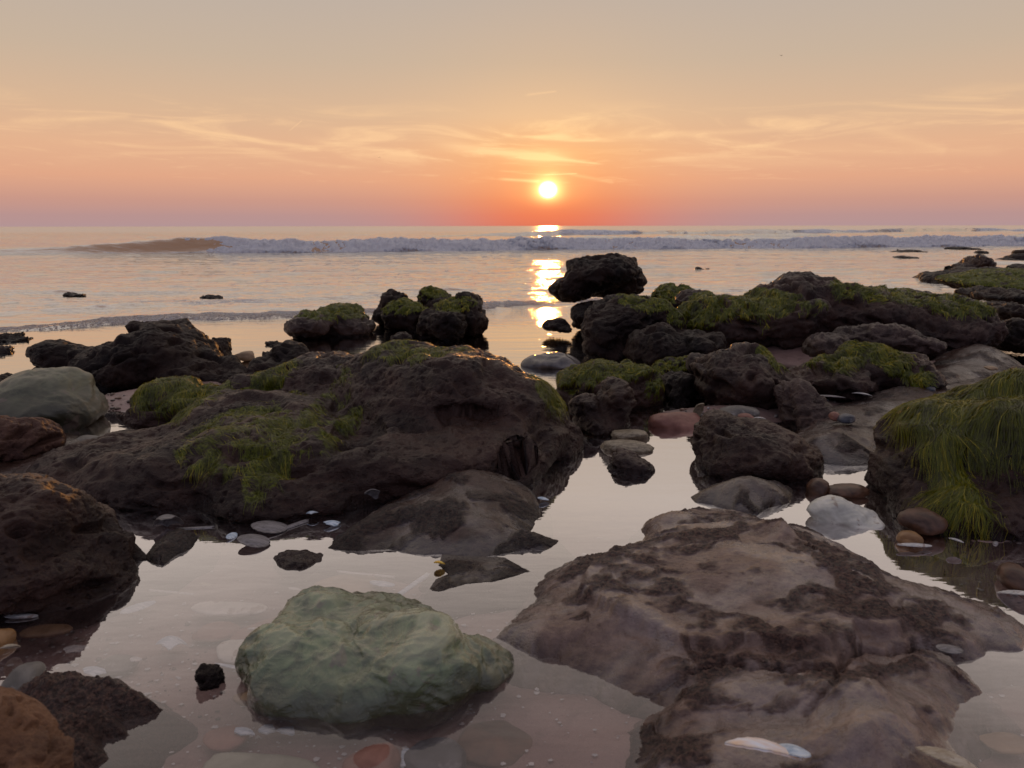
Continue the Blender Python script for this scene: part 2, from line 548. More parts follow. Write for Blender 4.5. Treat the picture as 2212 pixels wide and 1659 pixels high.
def ground_mat():
    m, t, out = new_mat('sand')
    pos = t.node('ShaderNodeNewGeometry').outputs['Position']
    n1 = t.noise(pos, 4, 5, 0.6, 0.3)
    n2 = t.noise(pos, 26, 6, 0.62, 0.3)
    n3 = t.noise(pos, 420, 3, 0.6)
    c = t.mix(t.ss(n1, 0.35, 0.65), (0.20, 0.122, 0.106), (0.33, 0.225, 0.195))
    c = t.mix(t.m('MULTIPLY', t.ss(n2, 0.5, 0.72), 0.5), c, (0.09, 0.055, 0.048))
    c = t.mix(t.m('MULTIPLY', t.ss(n3, 0.62, 0.74), 0.6), c, (0.42, 0.34, 0.28))
    c = t.mix(t.m('MULTIPLY', t.ss(n3, 0.36, 0.26), 0.7), c, (0.035, 0.022, 0.020))
    h = t.m('ADD', t.m('MULTIPLY', n2, 0.6), t.m('MULTIPLY', n3, 0.12))
    principled(t, out, c, 0.42, 0.5, t.bump(h, 0.8, 0.01))
    return m


M_sand = ground_mat()


def algae_mat():
    m, t, out = new_mat('green_algae')
    a = t.node('ShaderNodeAttribute', attribute_name='tone').outputs['Fac']
    c = t.ramp(a, [(0.0, ALG_D), (0.45, tuple(x * 0.75 for x in ALG_L)), (0.8, tuple(x * 1.15 for x in ALG_L)), (1.0, ALG_Y)])
    b = t.node('ShaderNodeBsdfPrincipled')
    t.put(b.inputs['Base Color'], c)
    b.inputs['Roughness'].default_value = 0.30
    b.inputs['Specular IOR Level'].default_value = 0.5
    tr = t.node('ShaderNodeBsdfTranslucent')
    t.put(tr.inputs[0], t.mix(0.5, c, ALG_Y))
    mx = t.node('ShaderNodeMixShader')
    mx.inputs[0].default_value = 0.4
    t.l.new(b.outputs[0], mx.inputs[1])
    t.l.new(tr.outputs[0], mx.inputs[2])
    t.l.new(mx.outputs[0], out.inputs[0])
    return m


M_alg = algae_mat()


def pool_mat():
    m, t, out = new_mat('pool_water')
    pos = t.node('ShaderNodeNewGeometry').outputs['Position']
    h = t.m('ADD', t.m('MULTIPLY', t.noise(t.scl(pos, (1, 2.6, 1)), 7, 3, 0.5), 0.5), t.m('MULTIPLY', t.noise(t.scl(pos, (1, 3.5, 1)), 30, 2, 0.5), 0.06))
    nb = t.bump(h, 0.05, 0.02)
    lw = t.node('ShaderNodeLayerWeight')
    lw.inputs[0].default_value = 0.5
    t.put(lw.inputs['Normal'], nb)
    f = t.ramp(lw.outputs['Facing'], [(0.0, 0.04), (0.30, 0.04), (0.40, 0.09), (0.48, 0.19), (0.55, 0.42), (0.66, 0.86), (0.80, 0.93), (1.0, 1.0)])
    gl = t.node('ShaderNodeBsdfGlossy')
    gl.inputs['Roughness'].default_value = 0.015
    gl.inputs['Color'].default_value = (0.98, 0.97, 0.98, 1)
    t.put(gl.inputs['Normal'], nb)
    trn = t.node('ShaderNodeBsdfTransparent')
    trn.inputs[0].default_value = (0.94, 0.89, 0.88, 1)
    df = t.node('ShaderNodeBsdfDiffuse')
    df.inputs[0].default_value = (0.26, 0.18, 0.17, 1)
    m1 = t.node('ShaderNodeMixShader')
    m1.inputs[0].default_value = 0.08
    t.l.new(trn.outputs[0], m1.inputs[1])
    t.l.new(df.outputs[0], m1.inputs[2])
    m2 = t.node('ShaderNodeMixShader')
    t.put(m2.inputs[0], f)
    t.l.new(m1.outputs[0], m2.inputs[1])
    t.l.new(gl.outputs[0], m2.inputs[2])
    t.l.new(m2.outputs[0], out.inputs[0])
    return m


def sea_mat():
    m, t, out = new_mat('sea_water')
    pos = t.node('ShaderNodeNewGeometry').outputs['Position']
    ys = t.node('ShaderNodeSeparateXYZ')
    t.put(ys.inputs[0], pos)
    far = t.ss(ys.outputs[1], 3.6, 5.2)
    h1 = t.m('MULTIPLY', t.noise(t.scl(pos, (0.22, 1.3, 1)), 2.2, 4, 0.55, 0.3), t.ss(ys.outputs[1], 4, 10, 0.3, 1.0))
    h2 = t.m('MULTIPLY', t.noise(t.scl(pos, (0.28, 1.4, 1)), 9, 4, 0.6, 0.3), 0.34)
    h3 = t.m('MULTIPLY', t.noise(t.scl(pos, (0.45, 1.4, 1)), 45, 3, 0.6), 0.045)
    h = t.m('MULTIPLY', t.m('ADD', t.m('ADD', h1, h2), h3), t.m('ADD', t.m('MULTIPLY', far, 0.93), 0.07))
    nb = t.bump(h, 0.5, 0.14)
    lw = t.node('ShaderNodeLayerWeight')
    lw.inputs[0].default_value = 0.5
    t.put(lw.inputs['Normal'], nb)
    f = t.ramp(lw.outputs['Facing'], [(0.0, 0.04), (0.42, 0.16), (0.56, 0.55), (0.66, 0.92), (0.78, 1.0), (1.0, 1.0)])
    gl = t.node('ShaderNodeBsdfGlossy')
    t.put(gl.inputs['Roughness'], t.m('ADD', t.ss(ys.outputs[1], 4.0, 9.0, 0.02, 0.06), t.ss(ys.outputs[1], 25.0, 90.0, 0.0, 0.16)))
    t.put(gl.inputs['Normal'], nb)
    trn = t.node('ShaderNodeBsdfTransparent')
    trn.inputs[0].default_value = (0.62, 0.50, 0.42, 1)
    df = t.node('ShaderNodeBsdfDiffuse')
    df.inputs[0].default_value = (0.60, 0.33, 0.15, 1)
    tl = t.node('ShaderNodeBsdfTranslucent')
    tl.inputs[0].default_value = (0.62, 0.40, 0.22, 1)
    m0 = t.node('ShaderNodeMixShader')
    m0.inputs[0].default_value = 0.2
    t.l.new(df.outputs[0], m0.inputs[1])
    t.l.new(tl.outputs[0], m0.inputs[2])
    m1 = t.node('ShaderNodeMixShader')
    t.put(m1.inputs[0], t.ss(ys.outputs[1], 2.5, 5.0, 0.35, 1.0))
    t.l.new(trn.outputs[0], m1.inputs[1])
    t.l.new(m0.outputs[0], m1.inputs[2])
    m2 = t.node('ShaderNodeMixShader')
    t.put(m2.inputs[0], f)
    t.l.new(m1.outputs[0], m2.inputs[1])
    t.l.new(gl.outputs[0], m2.inputs[2])
    # froth
    fa = t.node('ShaderNodeAttribute', attribute_name='froth').outputs['Fac']
    fn = t.noise(t.scl(pos, (1, 1.6, 1)), 16, 6, 0.7, 0.5)
    ff = t.ss(t.m('ADD', fa, t.m('MULTIPLY', t.m('SUBTRACT', fn, 0.5), 1.8)), 0.55, 0.9)
    fd = t.node('ShaderNodeBsdfPrincipled')
    fd.inputs['Base Color'].default_value = (0.50, 0.50, 0.54, 1)
    fd.inputs['Roughness'].default_value = 0.4
    t.put(fd.inputs['Normal'], t.bump(t.noise(pos, 60, 4, 0.7), 0.8, 0.03))
    m3 = t.node('ShaderNodeMixShader')
    t.put(m3.inputs[0], t.m('MULTIPLY', ff, 0.85))
    t.l.new(m2.outputs[0], m3.inputs[1])
    t.l.new(fd.outputs[0], m3.inputs[2])
    t.l.new(m3.outputs[0], out.inputs[0])
    return m


def foam_mat(name, c1, c2, c3, sc=14, lace=0.3):
    m, t, out = new_mat(name)
    pos = t.node('ShaderNodeNewGeometry').outputs['Position']
    n = t.noise(pos, sc, 7, 0.72, 0.4)
    a = t.node('ShaderNodeAttribute', attribute_name='froth').outputs['Fac']
    f = t.m('ADD', a, t.m('MULTIPLY', t.m('SUBTRACT', n, 0.5), 1.5))
    c = t.ramp(f, [(0.12, c1), (0.34, c2), (0.56, c3)])
    b = t.node('ShaderNodeBsdfPrincipled')
    t.put(b.inputs['Base Color'], c)
    t.put(b.inputs['Roughness'], t.m('ADD', 0.18, t.m('MULTIPLY', f, 0.4), clamp=True))
    t.put(b.inputs['Normal'], t.bump(n, 0.9, 0.05))
    tr = t.node('ShaderNodeBsdfTranslucent')
    t.put(tr.inputs[0], c)
    mx = t.node('ShaderNodeMixShader')
    mx.inputs[0].default_value = 0.3
    t.l.new(b.outputs[0], mx.inputs[1])
    t.l.new(tr.outputs[0], mx.inputs[2])
    tp = t.node('ShaderNodeBsdfTransparent')
    ml = t.node('ShaderNodeMixShader')
    t.put(ml.inputs[0], t.ss(f, lace - 0.07, lace + 0.07))
    t.l.new(tp.outputs[0], ml.inputs[1])
    t.l.new(mx.outputs[0], ml.inputs[2])
    t.l.new(ml.outputs[0], out.inputs[0])
    return m


M_pool, M_sea = pool_mat(), sea_mat()
M_foam = foam_mat('breaker_foam', (0.45, 0.32, 0.24), (0.56, 0.60, 0.68), (0.98, 0.99, 1.0), 9, 0.20)  # the blue-grey middle tone paints shadow between the white clumps
M_swash = foam_mat('swash_foam', (0.34, 0.22, 0.17), (0.62, 0.52, 0.48), (0.97, 0.96, 0.95), 60, 0.36)


# ------------------------------------------------------------------ sand bed, sea and pools
def gauss(x, y, px, py, rx, ry):
    c = G(px, py)
    return np.exp(-((x - c[0]) / rx) ** 2 - ((y - c[1]) / ry) ** 2)


def bed_height(x, y):
    p = np.stack([x, y, x * 0], 1)
    z = -0.034 + 0.007 * fbm(p * 5.0, 4, seed=40) + 0.0022 * fbm(p * 28, 3, seed=44)
    z -= 0.012 * np.clip(y - 2.4, 0, 60) ** 1.1
    for (px, py, rx, ry, h) in [(285, 868, 0.20, 0.16, 0.056), (470, 840, 0.25, 0.12, 0.055), (1840, 880, 0.5, 0.16, 0.05),
                                (2110, 800, 0.35, 0.2, 0.06), (1560, 900, 0.25, 0.10, 0.036), (60, 990, 0.25, 0.12, 0.05),
                                (1716, 762, 0.35, 0.3, 0.10), (2140, 1170, 0.16, 0.05, 0.036), (1500, 1600, 0.14, 0.07, 0.030), (1240, 1480, 0.12, 0.04, 0.012)]:
        z = z + h * gauss(x, y, px, py, rx, ry)
    return z


def axis(parts):
    out = [parts[0][0]]
    for (a, b, n) in parts:
        out += list(np.linspace(a, b, n + 1)[1:])
    return np.array(out)


gy = axis([(-3000, -60, 4), (-60, -3, 8), (-3, 0.3, 10), (0.3, 1.4, 150), (1.4, 3.2, 90), (3.2, 6, 40), (6, 60, 30), (60, 8000, 8)])
gx = axis([(-6000, -60, 5), (-60, -4, 20), (-4, -1.2, 50), (-1.2, 1.2, 260), (1.2, 4, 50), (4, 60, 20), (60, 6000, 5)])
xx, yy = np.meshgrid(gx, gy)
bx, by = xx.ravel(), yy.ravel()
bz = np.maximum(bed_height(bx, np.clip(by, -5, 80)), -3.0)
bz = np.where(by < -1.0, bz + 0.03 * np.clip(-by - 1.0, 0, 40), bz)
ground = mesh_obj('sand_ground', np.stack([bx, by, bz], 1), grid_faces(len(gy), len(gx)), M_sand, origin=(0, 0, 0))
tag(ground, 'wet brown sand bed under the pools and the shallow sea', kind='structure')

SPLIT = 2.0
# pool water: flat, up to the split line
py_ = axis([(-0.9, 0.3, 4), (0.3, SPLIT, 40)])
px_ = axis([(-6, -1.5, 6), (-1.5, 1.5, 30), (1.5, 6, 6)])
xx, yy = np.meshgrid(px_, py_)
pool = mesh_obj('pool_water', np.stack([xx.ravel(), yy.ravel(), xx.ravel() * 0], 1), grid_faces(len(py_), len(px_)), M_pool, origin=(0, 0, 0))
tag(pool, 'still water of the rock pools reflecting the pale sky', kind='structure')


def swash_line(x):
    return 3.72 + 0.44 * (np.clip(x, -6, 3) + 2.5) + 0.07 * np.sin(x * 2.7) + 0.04 * np.sin(x * 6.3 + 1) + 0.02 * np.sin(x * 17.0)


def break_line(x):
    return 16.3 + 0.235 * x + 0.18 * np.sin(x * 0.55 + 0.6) + 0.10 * np.sin(x * 1.7)


def break_h(x):
    return np.interp(x, [-40, -9.6, -8.4, -7.4, -6.3, -5.6, -4.6, -2, 0, 4, 9, 14, 30],
                     [0.08, 0.09, 0.13, 0.21, 0.275, 0.25, 0.205, 0.19, 0.205, 0.195, 0.20, 0.18, 0.15])


def break2_line(x):
    return 38 + 0.62 * (x + 4) + 1.2 * np.sin(x * 0.23)


def wave_height(x, y):
    p = np.stack([x * 0.45, y, x * 0], 1)
    s = y - break_line(x)
    H = break_h(x)
    z = np.where(s < 0.30, H * sst(s, 0.0, 0.30), H * np.exp(-np.clip(s - 0.30, 0, 50) / 0.8) * (1 - 0.15 * sst(s, 0.3, 1.5)))
    z = z * (1 + 0.16 * pn(np.stack([x * 0.9, y * 0, x * 0], 1), 5) + 0.10 * pn(np.stack([x * 3.1, y * 0, x * 0], 1), 6))
    s2 = y - break2_line(x)
    H2 = 0.27 * sst(x, -6, 2) * (0.72 + 0.5 * pn(np.stack([x * 0.22, x * 0, x * 0], 1), 8))
    z = z + np.where(s2 < 0.7, H2 * sst(s2, 0.0, 0.7), H2 * np.exp(-np.clip(s2 - 0.7, 0, 80) / 1.6))
    s3 = y - (72 + 0.9 * x)
    H3 = 0.24 * (0.6 + 0.6 * pn(np.stack([x * 0.09, x * 0, x * 0], 1), 9)) * sst(x, -18, 10)
    z = z + H3 * np.exp(-(s3 / 2.2) ** 2)
    for (yl, sl, h0, w0, sd) in ((25.5, 0.42, 0.15, 0.6, 21), (30.5, 0.5, 0.16, 0.7, 22), (52, 0.7, 0.22, 1.2, 23), (9.2, 0.2, 0.034, 0.35, 24), (11.6, 0.25, 0.040, 0.4, 25), (7.2, 0.3, 0.024, 0.25, 26), (5.7, 0.35, 0.018, 0.2, 27)):
        s4 = y - (yl + sl * x + 0.35 * np.sin(x * 0.7 + sd))
        hh = h0 * np.clip(0.25 + 1.3 * pn(np.stack([x * 6.0 / yl, x * 0, x * 0], 1), sd), 0, 1.2) * (sst(x, -2, 7) if yl > 20 else 1)
        z = z + hh * np.where(s4 < 0, np.exp(-(s4 / (w0 * 0.35)) ** 2), np.exp(-s4 / w0))
    # swash step
    ss_ = y - swash_line(x)
    z = z + 0.013 * (0.7 + 0.9 * pn(np.stack([x * 2.3, x * 0, x * 0], 1), 12)) * sst(ss_, 0.0, 0.07) * np.exp(-np.clip(ss_ - 0.07, 0, 9) / 1.4)
    amp = np.interp(y, [2, 3.7, 4.2, 6.5, 10, 16, 30, 80, 200], [0, 0.0006, 0.015, 0.018, 0.016, 0.022, 0.05, 0.07, 0.0])
    fr = np.interp(y, [3, 8, 20, 60], [1, 0.6, 0.42, 0.2])[:, None]
    z = z + amp * sst(ss_, -0.05, 0.2) * (fbm(p * 6.0 * np.array([1, 1, 1]), 4, 0.6, seed=60) * np.clip(fr[:, 0] * 1.3, 0, 1)
                                          + 1.2 * fbm(p * 0.9, 3, 0.5, seed=66))
    # small steep wavelets between the swash and the breaker
    wl = sst(fbm(np.stack([x * 0.9, y * 2.6, x * 0], 1), 3, seed=71), 0.18, 0.55)
    z = z + 0.022 * wl * sst(y, 4.0, 5.0) * sst(y, 12, 8)
    return z


sy = axis([(SPLIT, 3.5, 30), (3.5, 6.6, 200), (6.6, 13.2, 140), (13.2, 20.0, 190), (20, 60, 150), (60, 160, 60), (160, 1000, 20), (1000, 9000, 6)])
st_ = axis([(-4, -0.85, 40), (-0.85, 0.85, 480), (0.85, 4, 40)])
tt, yy = np.meshgrid(st_, sy)
x_ = (tt * (yy + 0.9)).ravel()
y_ = yy.ravel()
z_ = wave_height(x_, y_)
s_ = y_ - swash_line(x_)
fp = np.stack([x_ * 0.8, y_ * 1.8, x_ * 0], 1)
froth = 0.62 * sst(s_, -0.02, 0.06) * np.exp(-np.clip(s_, 0, 9) / 0.55)
froth = np.maximum(froth, 0.56 * sst(s_, 0.0, 0.1) * sst(y_, 7.8, 5.0) * (0.72 + 1.1 * fbm(fp * 1.1, 3, seed=81)))
sb = y_ - break_line(x_)
froth = np.maximum(froth, 0.45 * sst(sb, -1.2, -0.1) * sst(sb, 1.0, 0.3) * sst(x_, -6.8, -6.0) * (0.75 + 0.6 * fbm(fp, 2, seed=83)))
sb2 = y_ - break2_line(x_)
froth = np.maximum(froth, 0.9 * sst(sb2, 0.0, 0.5) * sst(sb2, 1.6, 0.9) * sst(x_, 0, 6) * sst(pn(np.stack([x_ * 0.16, x_ * 0, x_ * 0], 1), 8), -0.05, 0.25))
for (yl, sl, w0, sd) in ((25.5, 0.42, 0.6, 21), (30.5, 0.5, 0.7, 22), (52, 0.7, 1.2, 23)):
    s4 = y_ - (yl + sl * x_ + 0.35 * np.sin(x_ * 0.7 + sd))
    froth = np.maximum(froth, 0.85 * sst(s4, -0.3, 0.0) * sst(s4, w0, 0.2) * sst(x_, 2, 9) * sst(pn(np.stack([x_ * 6.0 / yl, x_ * 0, x_ * 0], 1), sd), 0.0, 0.3))
sea = mesh_obj('sea', np.stack([x_, y_, z_], 1), grid_faces(len(sy), len(st_)), M_sea, attrs={'froth': froth}, origin=(0, 0, 0))
tag(sea, 'shallow sea running in small waves up to the rocks', kind='structure')


def foam_strip(name, label, xs, line, hfun, s0, s1, ns, lump, fr, mat, dens, seed, zbase=0.0, zshape=None):
    ss = np.linspace(s0, s1, ns)
    XX, SS = np.meshgrid(xs, ss)
    X_, S_ = XX.ravel(), SS.ravel()
    Y_ = line(X_) + S_
    Z_ = hfun(X_, Y_)
    p = np.stack([X_, Y_, Z_ * 1.5], 1)
    b = fbm(p * fr, 5, 0.6, seed=seed, kind='b')
    big = pn(np.stack([X_ * fr * 0.22, S_ * 0, X_ * 0], 1), seed + 2)
    e = sst(S_, s0, s0 + (s1 - s0) * 0.18) * sst(S_, s1, s1 - (s1 - s0) * 0.25)
    endx = sst(X_ + 0.8 * pn(np.stack([X_ * 0 + 1.5, S_ * 9, Z_ * 14], 1), 3), xs[0], xs[0] + 1.0)
    k = lump * (0.50 + 0.8 * b + 0.22 * fbm(p * fr * 4.2, 3, 0.6, seed=seed + 9) + 0.9 * big) * e * endx
    Y2 = Y_ - k * 0.9
    Z2 = Z_ + k * 0.8 - 0.02 * (1 - e) - 0.06 * (1 - endx)
    fv = dens(X_, S_) + 0.35 * b
    o = mesh_obj(name, np.stack([X_, Y2, Z2], 1), grid_faces(ns, len(xs)), mat, parent=sea, attrs={'froth': fv})
    tag(o, label, kind='stuff')
    return o


foam_strip('foam', 'white foam tumbling down the front of the breaking wave', np.arange(-6.35, 15.5, 0.016), break_line, wave_height,
           -0.10, 0.46, 34, 0.095, 4.6, M_foam,
           lambda X_, S_: 0.50 + 0.35 * sst(S_, -0.08, 0.18) + 0.55 * pn(np.stack([X_ * 0.8, S_ * 3, X_ * 0], 1), 3), 90)
foam_strip('foam', 'low line of bubbly foam at the front of the swash', np.arange(-5.5, 1.6, 0.005), swash_line, wave_height,
           -0.05, 0.30, 36, 0.009, 45, M_swash,
           lambda X_, S_: 0.25 + 0.2 * sst(S_, -0.02, 0.06) + 0.25 * pn(np.stack([X_ * 1.5, S_ * 8, X_ * 0], 1), 4), 95)
x2 = np.arange(2.5, 46, 0.05)
foam_strip('foam', 'broken foam on the crests of the far wave', x2, break2_line, wave_height,
           0.1, 1.2, 14, 0.09, 1.9, M_foam,
           lambda X_, S_: 0.0 + 0.55 * sst(pn(np.stack([X_ * 0.16, X_ * 0, X_ * 0], 1), 8), -0.1, 0.2), 97)


# ------------------------------------------------------------------ rocks
def ell(c, r, q):
    return c, r, q


def lobe(l):
    px, py, y, rx, ry, rd = l[:6]
    rot = R(l[6]) if len(l) > 6 else 0.0
    c, mpp = P(px, py, y)
    # ellipsoid axes: sideways, depth, up; rot tips the shape about the depth axis
    M = np.array([[math.cos(rot), 0, -math.sin(rot)], [0, 1, 0], [math.sin(rot), 0, math.cos(rot)]])
    return c, np.array([rx * mpp, rd, ry * mpp]), M


def sd_ell(p, L):
    c, r, M = L[:3]
    q = (p - c) @ M
    a = np.linalg.norm(q / r, axis=1) + 1e-9
    if len(L) > 3:
        u = q / r
        t = a ** 7
        for nrm, ci in L[3]:
            t = t + np.clip(u @ nrm / ci, 0, 3) ** 7
        a = t ** (1 / 7) * (1 / 1.02)
    b = np.linalg.norm(q / (r * r), axis=1) + 1e-9
    return a * (a - 1) / b


def sdf(p, lobes, carve, k):
    d = sd_ell(p, lobes[0])
    for L in lobes[1:]:
        e = sd_ell(p, L)
        h = np.clip(0.5 + 0.5 * (e - d) / k, 0, 1)
        d = e * (1 - h) + d * h - k * h * (1 - h)
    for L in carve:
        e = -sd_ell(p, L)
        kk = 0.02
        h = np.clip(0.5 - 0.5 * (e - d) / kk, 0, 1)
        d = e * (1 - h) + d * h + kk * h * (1 - h)
    return d


_ico = None


def ico():
    global _ico
    if _ico is None:
        import bmesh
        bm = bmesh.new()
        bmesh.ops.create_icosphere(bm, subdivisions=4, radius=1)
        bm.verts.ensure_lookup_table()
        _ico = (np.array([v.co[:] for v in bm.verts]), np.array([[v.index for v in f.verts] for f in bm.faces]))
        bm.free()
    return _ico


def vnormals(V, F):
    k = F.shape[1]
    fn = np.cross(V[F[:, 2]] - V[F[:, 0]], V[F[:, 3 if k == 4 else 1]] - V[F[:, 1 if k == 4 else 0]])
    if k == 3:
        fn = np.cross(V[F[:, 1]] - V[F[:, 0]], V[F[:, 2]] - V[F[:, 0]])
    N = np.zeros_like(V)
    for j in range(k):
        for a in range(3):
            N[:, a] += np.bincount(F[:, j], weights=fn[:, a], minlength=len(V))
    return N / (np.linalg.norm(N, axis=1, keepdims=True) + 1e-12)


def remesh(lobes, vox):
    IV, IF = ico()
    Vs, Fs, o = [], [], 0
    for (c, r, M) in [L[:3] for L in lobes]:
        Vs.append((IV * r) @ M.T + c)
        Fs.append(IF + o)
        o += len(IV)
    V, F = np.concatenate(Vs), np.concatenate(Fs)
    me = bpy.data.meshes.new('tmp')
    me.from_pydata(V.tolist(), [], F.tolist())
    ob = bpy.data.objects.new('tmp', me)
    C.objects.link(ob)
    md = ob.modifiers.new('r', 'REMESH')
    md.mode = 'VOXEL'
    md.voxel_size = vox
    dg = bpy.context.evaluated_depsgraph_get()
    ev = ob.evaluated_get(dg)
    m2 = ev.to_mesh()
    n = len(m2.vertices)
    A = np.empty(n * 3, np.float32)
    m2.vertices.foreach_get('co', A)
    m2.calc_loop_triangles()
    B = np.empty(len(m2.polygons) * 4, np.int32)
    m2.loops.foreach_get('vertex_index', B)
    ev.to_mesh_clear()
    bpy.data.objects.remove(ob)
    bpy.data.meshes.remove(me)
    return A.reshape(-1, 3).astype(np.float64), B.reshape(-1, 4)


def cut_low(V, F, z0, extra):
    keepf = (V[F][:, :, 2] > z0).any(1)
    F = F[keepf]
    used = np.zeros(len(V), bool)
    used[F.ravel()] = True
    idx = np.cumsum(used) - 1
    return V[used], idx[F], [e[used] for e in extra]


def facets(rs, amount, n=9):
    out = []
    for i in range(n):
        v = rs.normal(size=3)
        v /= np.linalg.norm(v)
        out.append((v, 1.0 - amount * rs.uniform(0.35, 1.0)))
    return out


def rock(name, label, lobes, mat, cat='rock', style='mud', amp=1.0, k=0.03, px=1.9, seed=1, algae=None, carve=(), group=None,
         strands=0, slen=0.045, zcut=-0.05, noise_s=None, flow=(0, 0, -1), strandw=1.0, algmin=0.0, facet=0.30, swirl=0.8, crag=1.0):
    Ls = [lobe(l) for l in lobes]
    frs = np.random.RandomState(seed + 900)
    if facet > 0:
        Ls = [(L[0], L[1] * (1 + 0.25 * facet), L[2], facets(frs, facet)) for L in Ls]
    Cv = [lobe(l) for l in carve]
    S = float(np.median([max(L[1]) for L in Ls]))
    S = noise_s or min(S, 0.22)
    ymid = float(np.mean([L[0][1] for L in Ls]))
    vox = px * 2.16 * math.hypot(ymid, 0.3) / FPX
    V, F = remesh(Ls, vox)
    e = 1e-3
    for it in range(6 if Cv else 3):
        d = sdf(V, Ls, Cv, k)
        g = np.stack([sdf(V + np.eye(3)[a] * e, Ls, Cv, k) - d for a in range(3)], 1) / e
        gl = np.linalg.norm(g, axis=1, keepdims=True) + 1e-6
        V = V - np.clip(d, -vox * 5, vox * 5)[:, None] * g / np.maximum(gl, 0.4) ** 2 * 0.9
    n = g / gl
    V0 = V.copy()
    q = V0.copy()
    q[:, 2] *= 1.35
    wv = np.stack([pn(q / (S * 1.2), seed + 50), pn(q / (S * 1.2), seed + 51), pn(q / (S * 1.2), seed + 52)], 1)
    qw = q + wv * S * 0.35
    extra = {}
    if style == 'mud':
        d1 = 0.20 * S * fbm(qw / (S * 0.95), 3, 0.5, seed=seed)
        rd = fbm(qw / (S * 0.50), 3, 0.5, seed=seed + 20, kind='r')
        d2 = 0.055 * S * rd
        pit = sst(pn(qw * np.array([1, 1, 1.5]) / (S * 0.45), seed + 31), 0.20, 0.62)
        d3 = -0.16 * S * pit
        # worn bedding: ledges that wander with the height
        bz_ = (V0[:, 2] + 0.30 * S * fbm(q / (S * 1.1), 2, seed=seed + 81)) / (S * 0.42)
        saw = bz_ - np.floor(bz_)
        d5 = 0.085 * S * (sst(saw, 0.0, 0.75) * sst(saw, 1.0, 0.8) - 0.4) * sst(pn(q / (S * 1.4), seed + 83), -0.25, 0.3)
        d4 = 0.0062 * fbm(qw / 0.040, 5, 0.60, seed=seed + 40) + 0.0045 * fbm(qw / 0.016, 3, 0.6, seed=seed + 46, kind='b') * sst(pn(q / 0.09, seed + 47), -0.3, 0.3)
        d4 = d4 - 0.004 * sst(fbm(q / 0.014, 2, seed=seed + 44), 0.18, 0.42)
        dd = amp * (d1 + crag * (d2 + d3 + d5)) + d4 * min(1.0, amp + 0.25) * min(1.9, max(1.0, ymid / 1.8))
    elif style == 'smooth':
        rd = fbm(qw / (S * 0.8), 3, 0.5, seed=seed + 20, kind='r')
        d1 = 0.20 * S * fbm(qw / (S * 0.9), 2, 0.5, seed=seed)
        dd = amp * (d1 + 0.13 * S * rd + 0.03 * S * fbm(qw * np.array([0.55, 1, 1]) / (S * 0.34), 2, 0.5, seed=seed + 4, kind='r')) + 0.0006 * fbm(q / 0.012, 3, seed=seed + 9)
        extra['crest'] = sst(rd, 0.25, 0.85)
    V = V0 + n * dd[:, None]
    atts = [V0]
    if 'crest' in extra:
        atts.append(extra['crest'])
    V, F, ex = cut_low(V, F, zcut, atts)
    N = vnormals(V, F)
    if (N * 0 == 0).all() and (np.einsum('ij,ij->i', N, V - V.mean(0))).mean() < 0:
        F = F[:, ::-1]
        N = -N
    A = np.zeros(len(V))
    attrs = {}
    if algae:
        for al in algae:
            L = lobe(al[:6] + ((al[7],) if len(al) > 7 else ()))
            st = al[6] if len(al) > 6 else 1.0
            A = np.maximum(A, st * sst(-sd_ell(V, L) / min(L[1]), -0.15, 0.35))
        A = sst(A * (0.78 + 1.25 * fbm(V / (S * 0.30), 4, 0.6, seed=seed + 70)), 0.22, 0.75) * sst(N[:, 2] + 0.35 * pn(V / (S * 0.3), seed + 75), algmin - 0.15, algmin + 0.3)
        A = np.clip(A, 0, 1)
    attrs['algae'] = A
    if 'crest' in extra:
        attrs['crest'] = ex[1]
    o = mesh_obj(name, V, F, mat, attrs=attrs)
    tag(o, label, cat, group)
    if strands:
        add_algae(o, V, F, N, A, strands, slen, seed, flow, strandw, swirl)
    return o


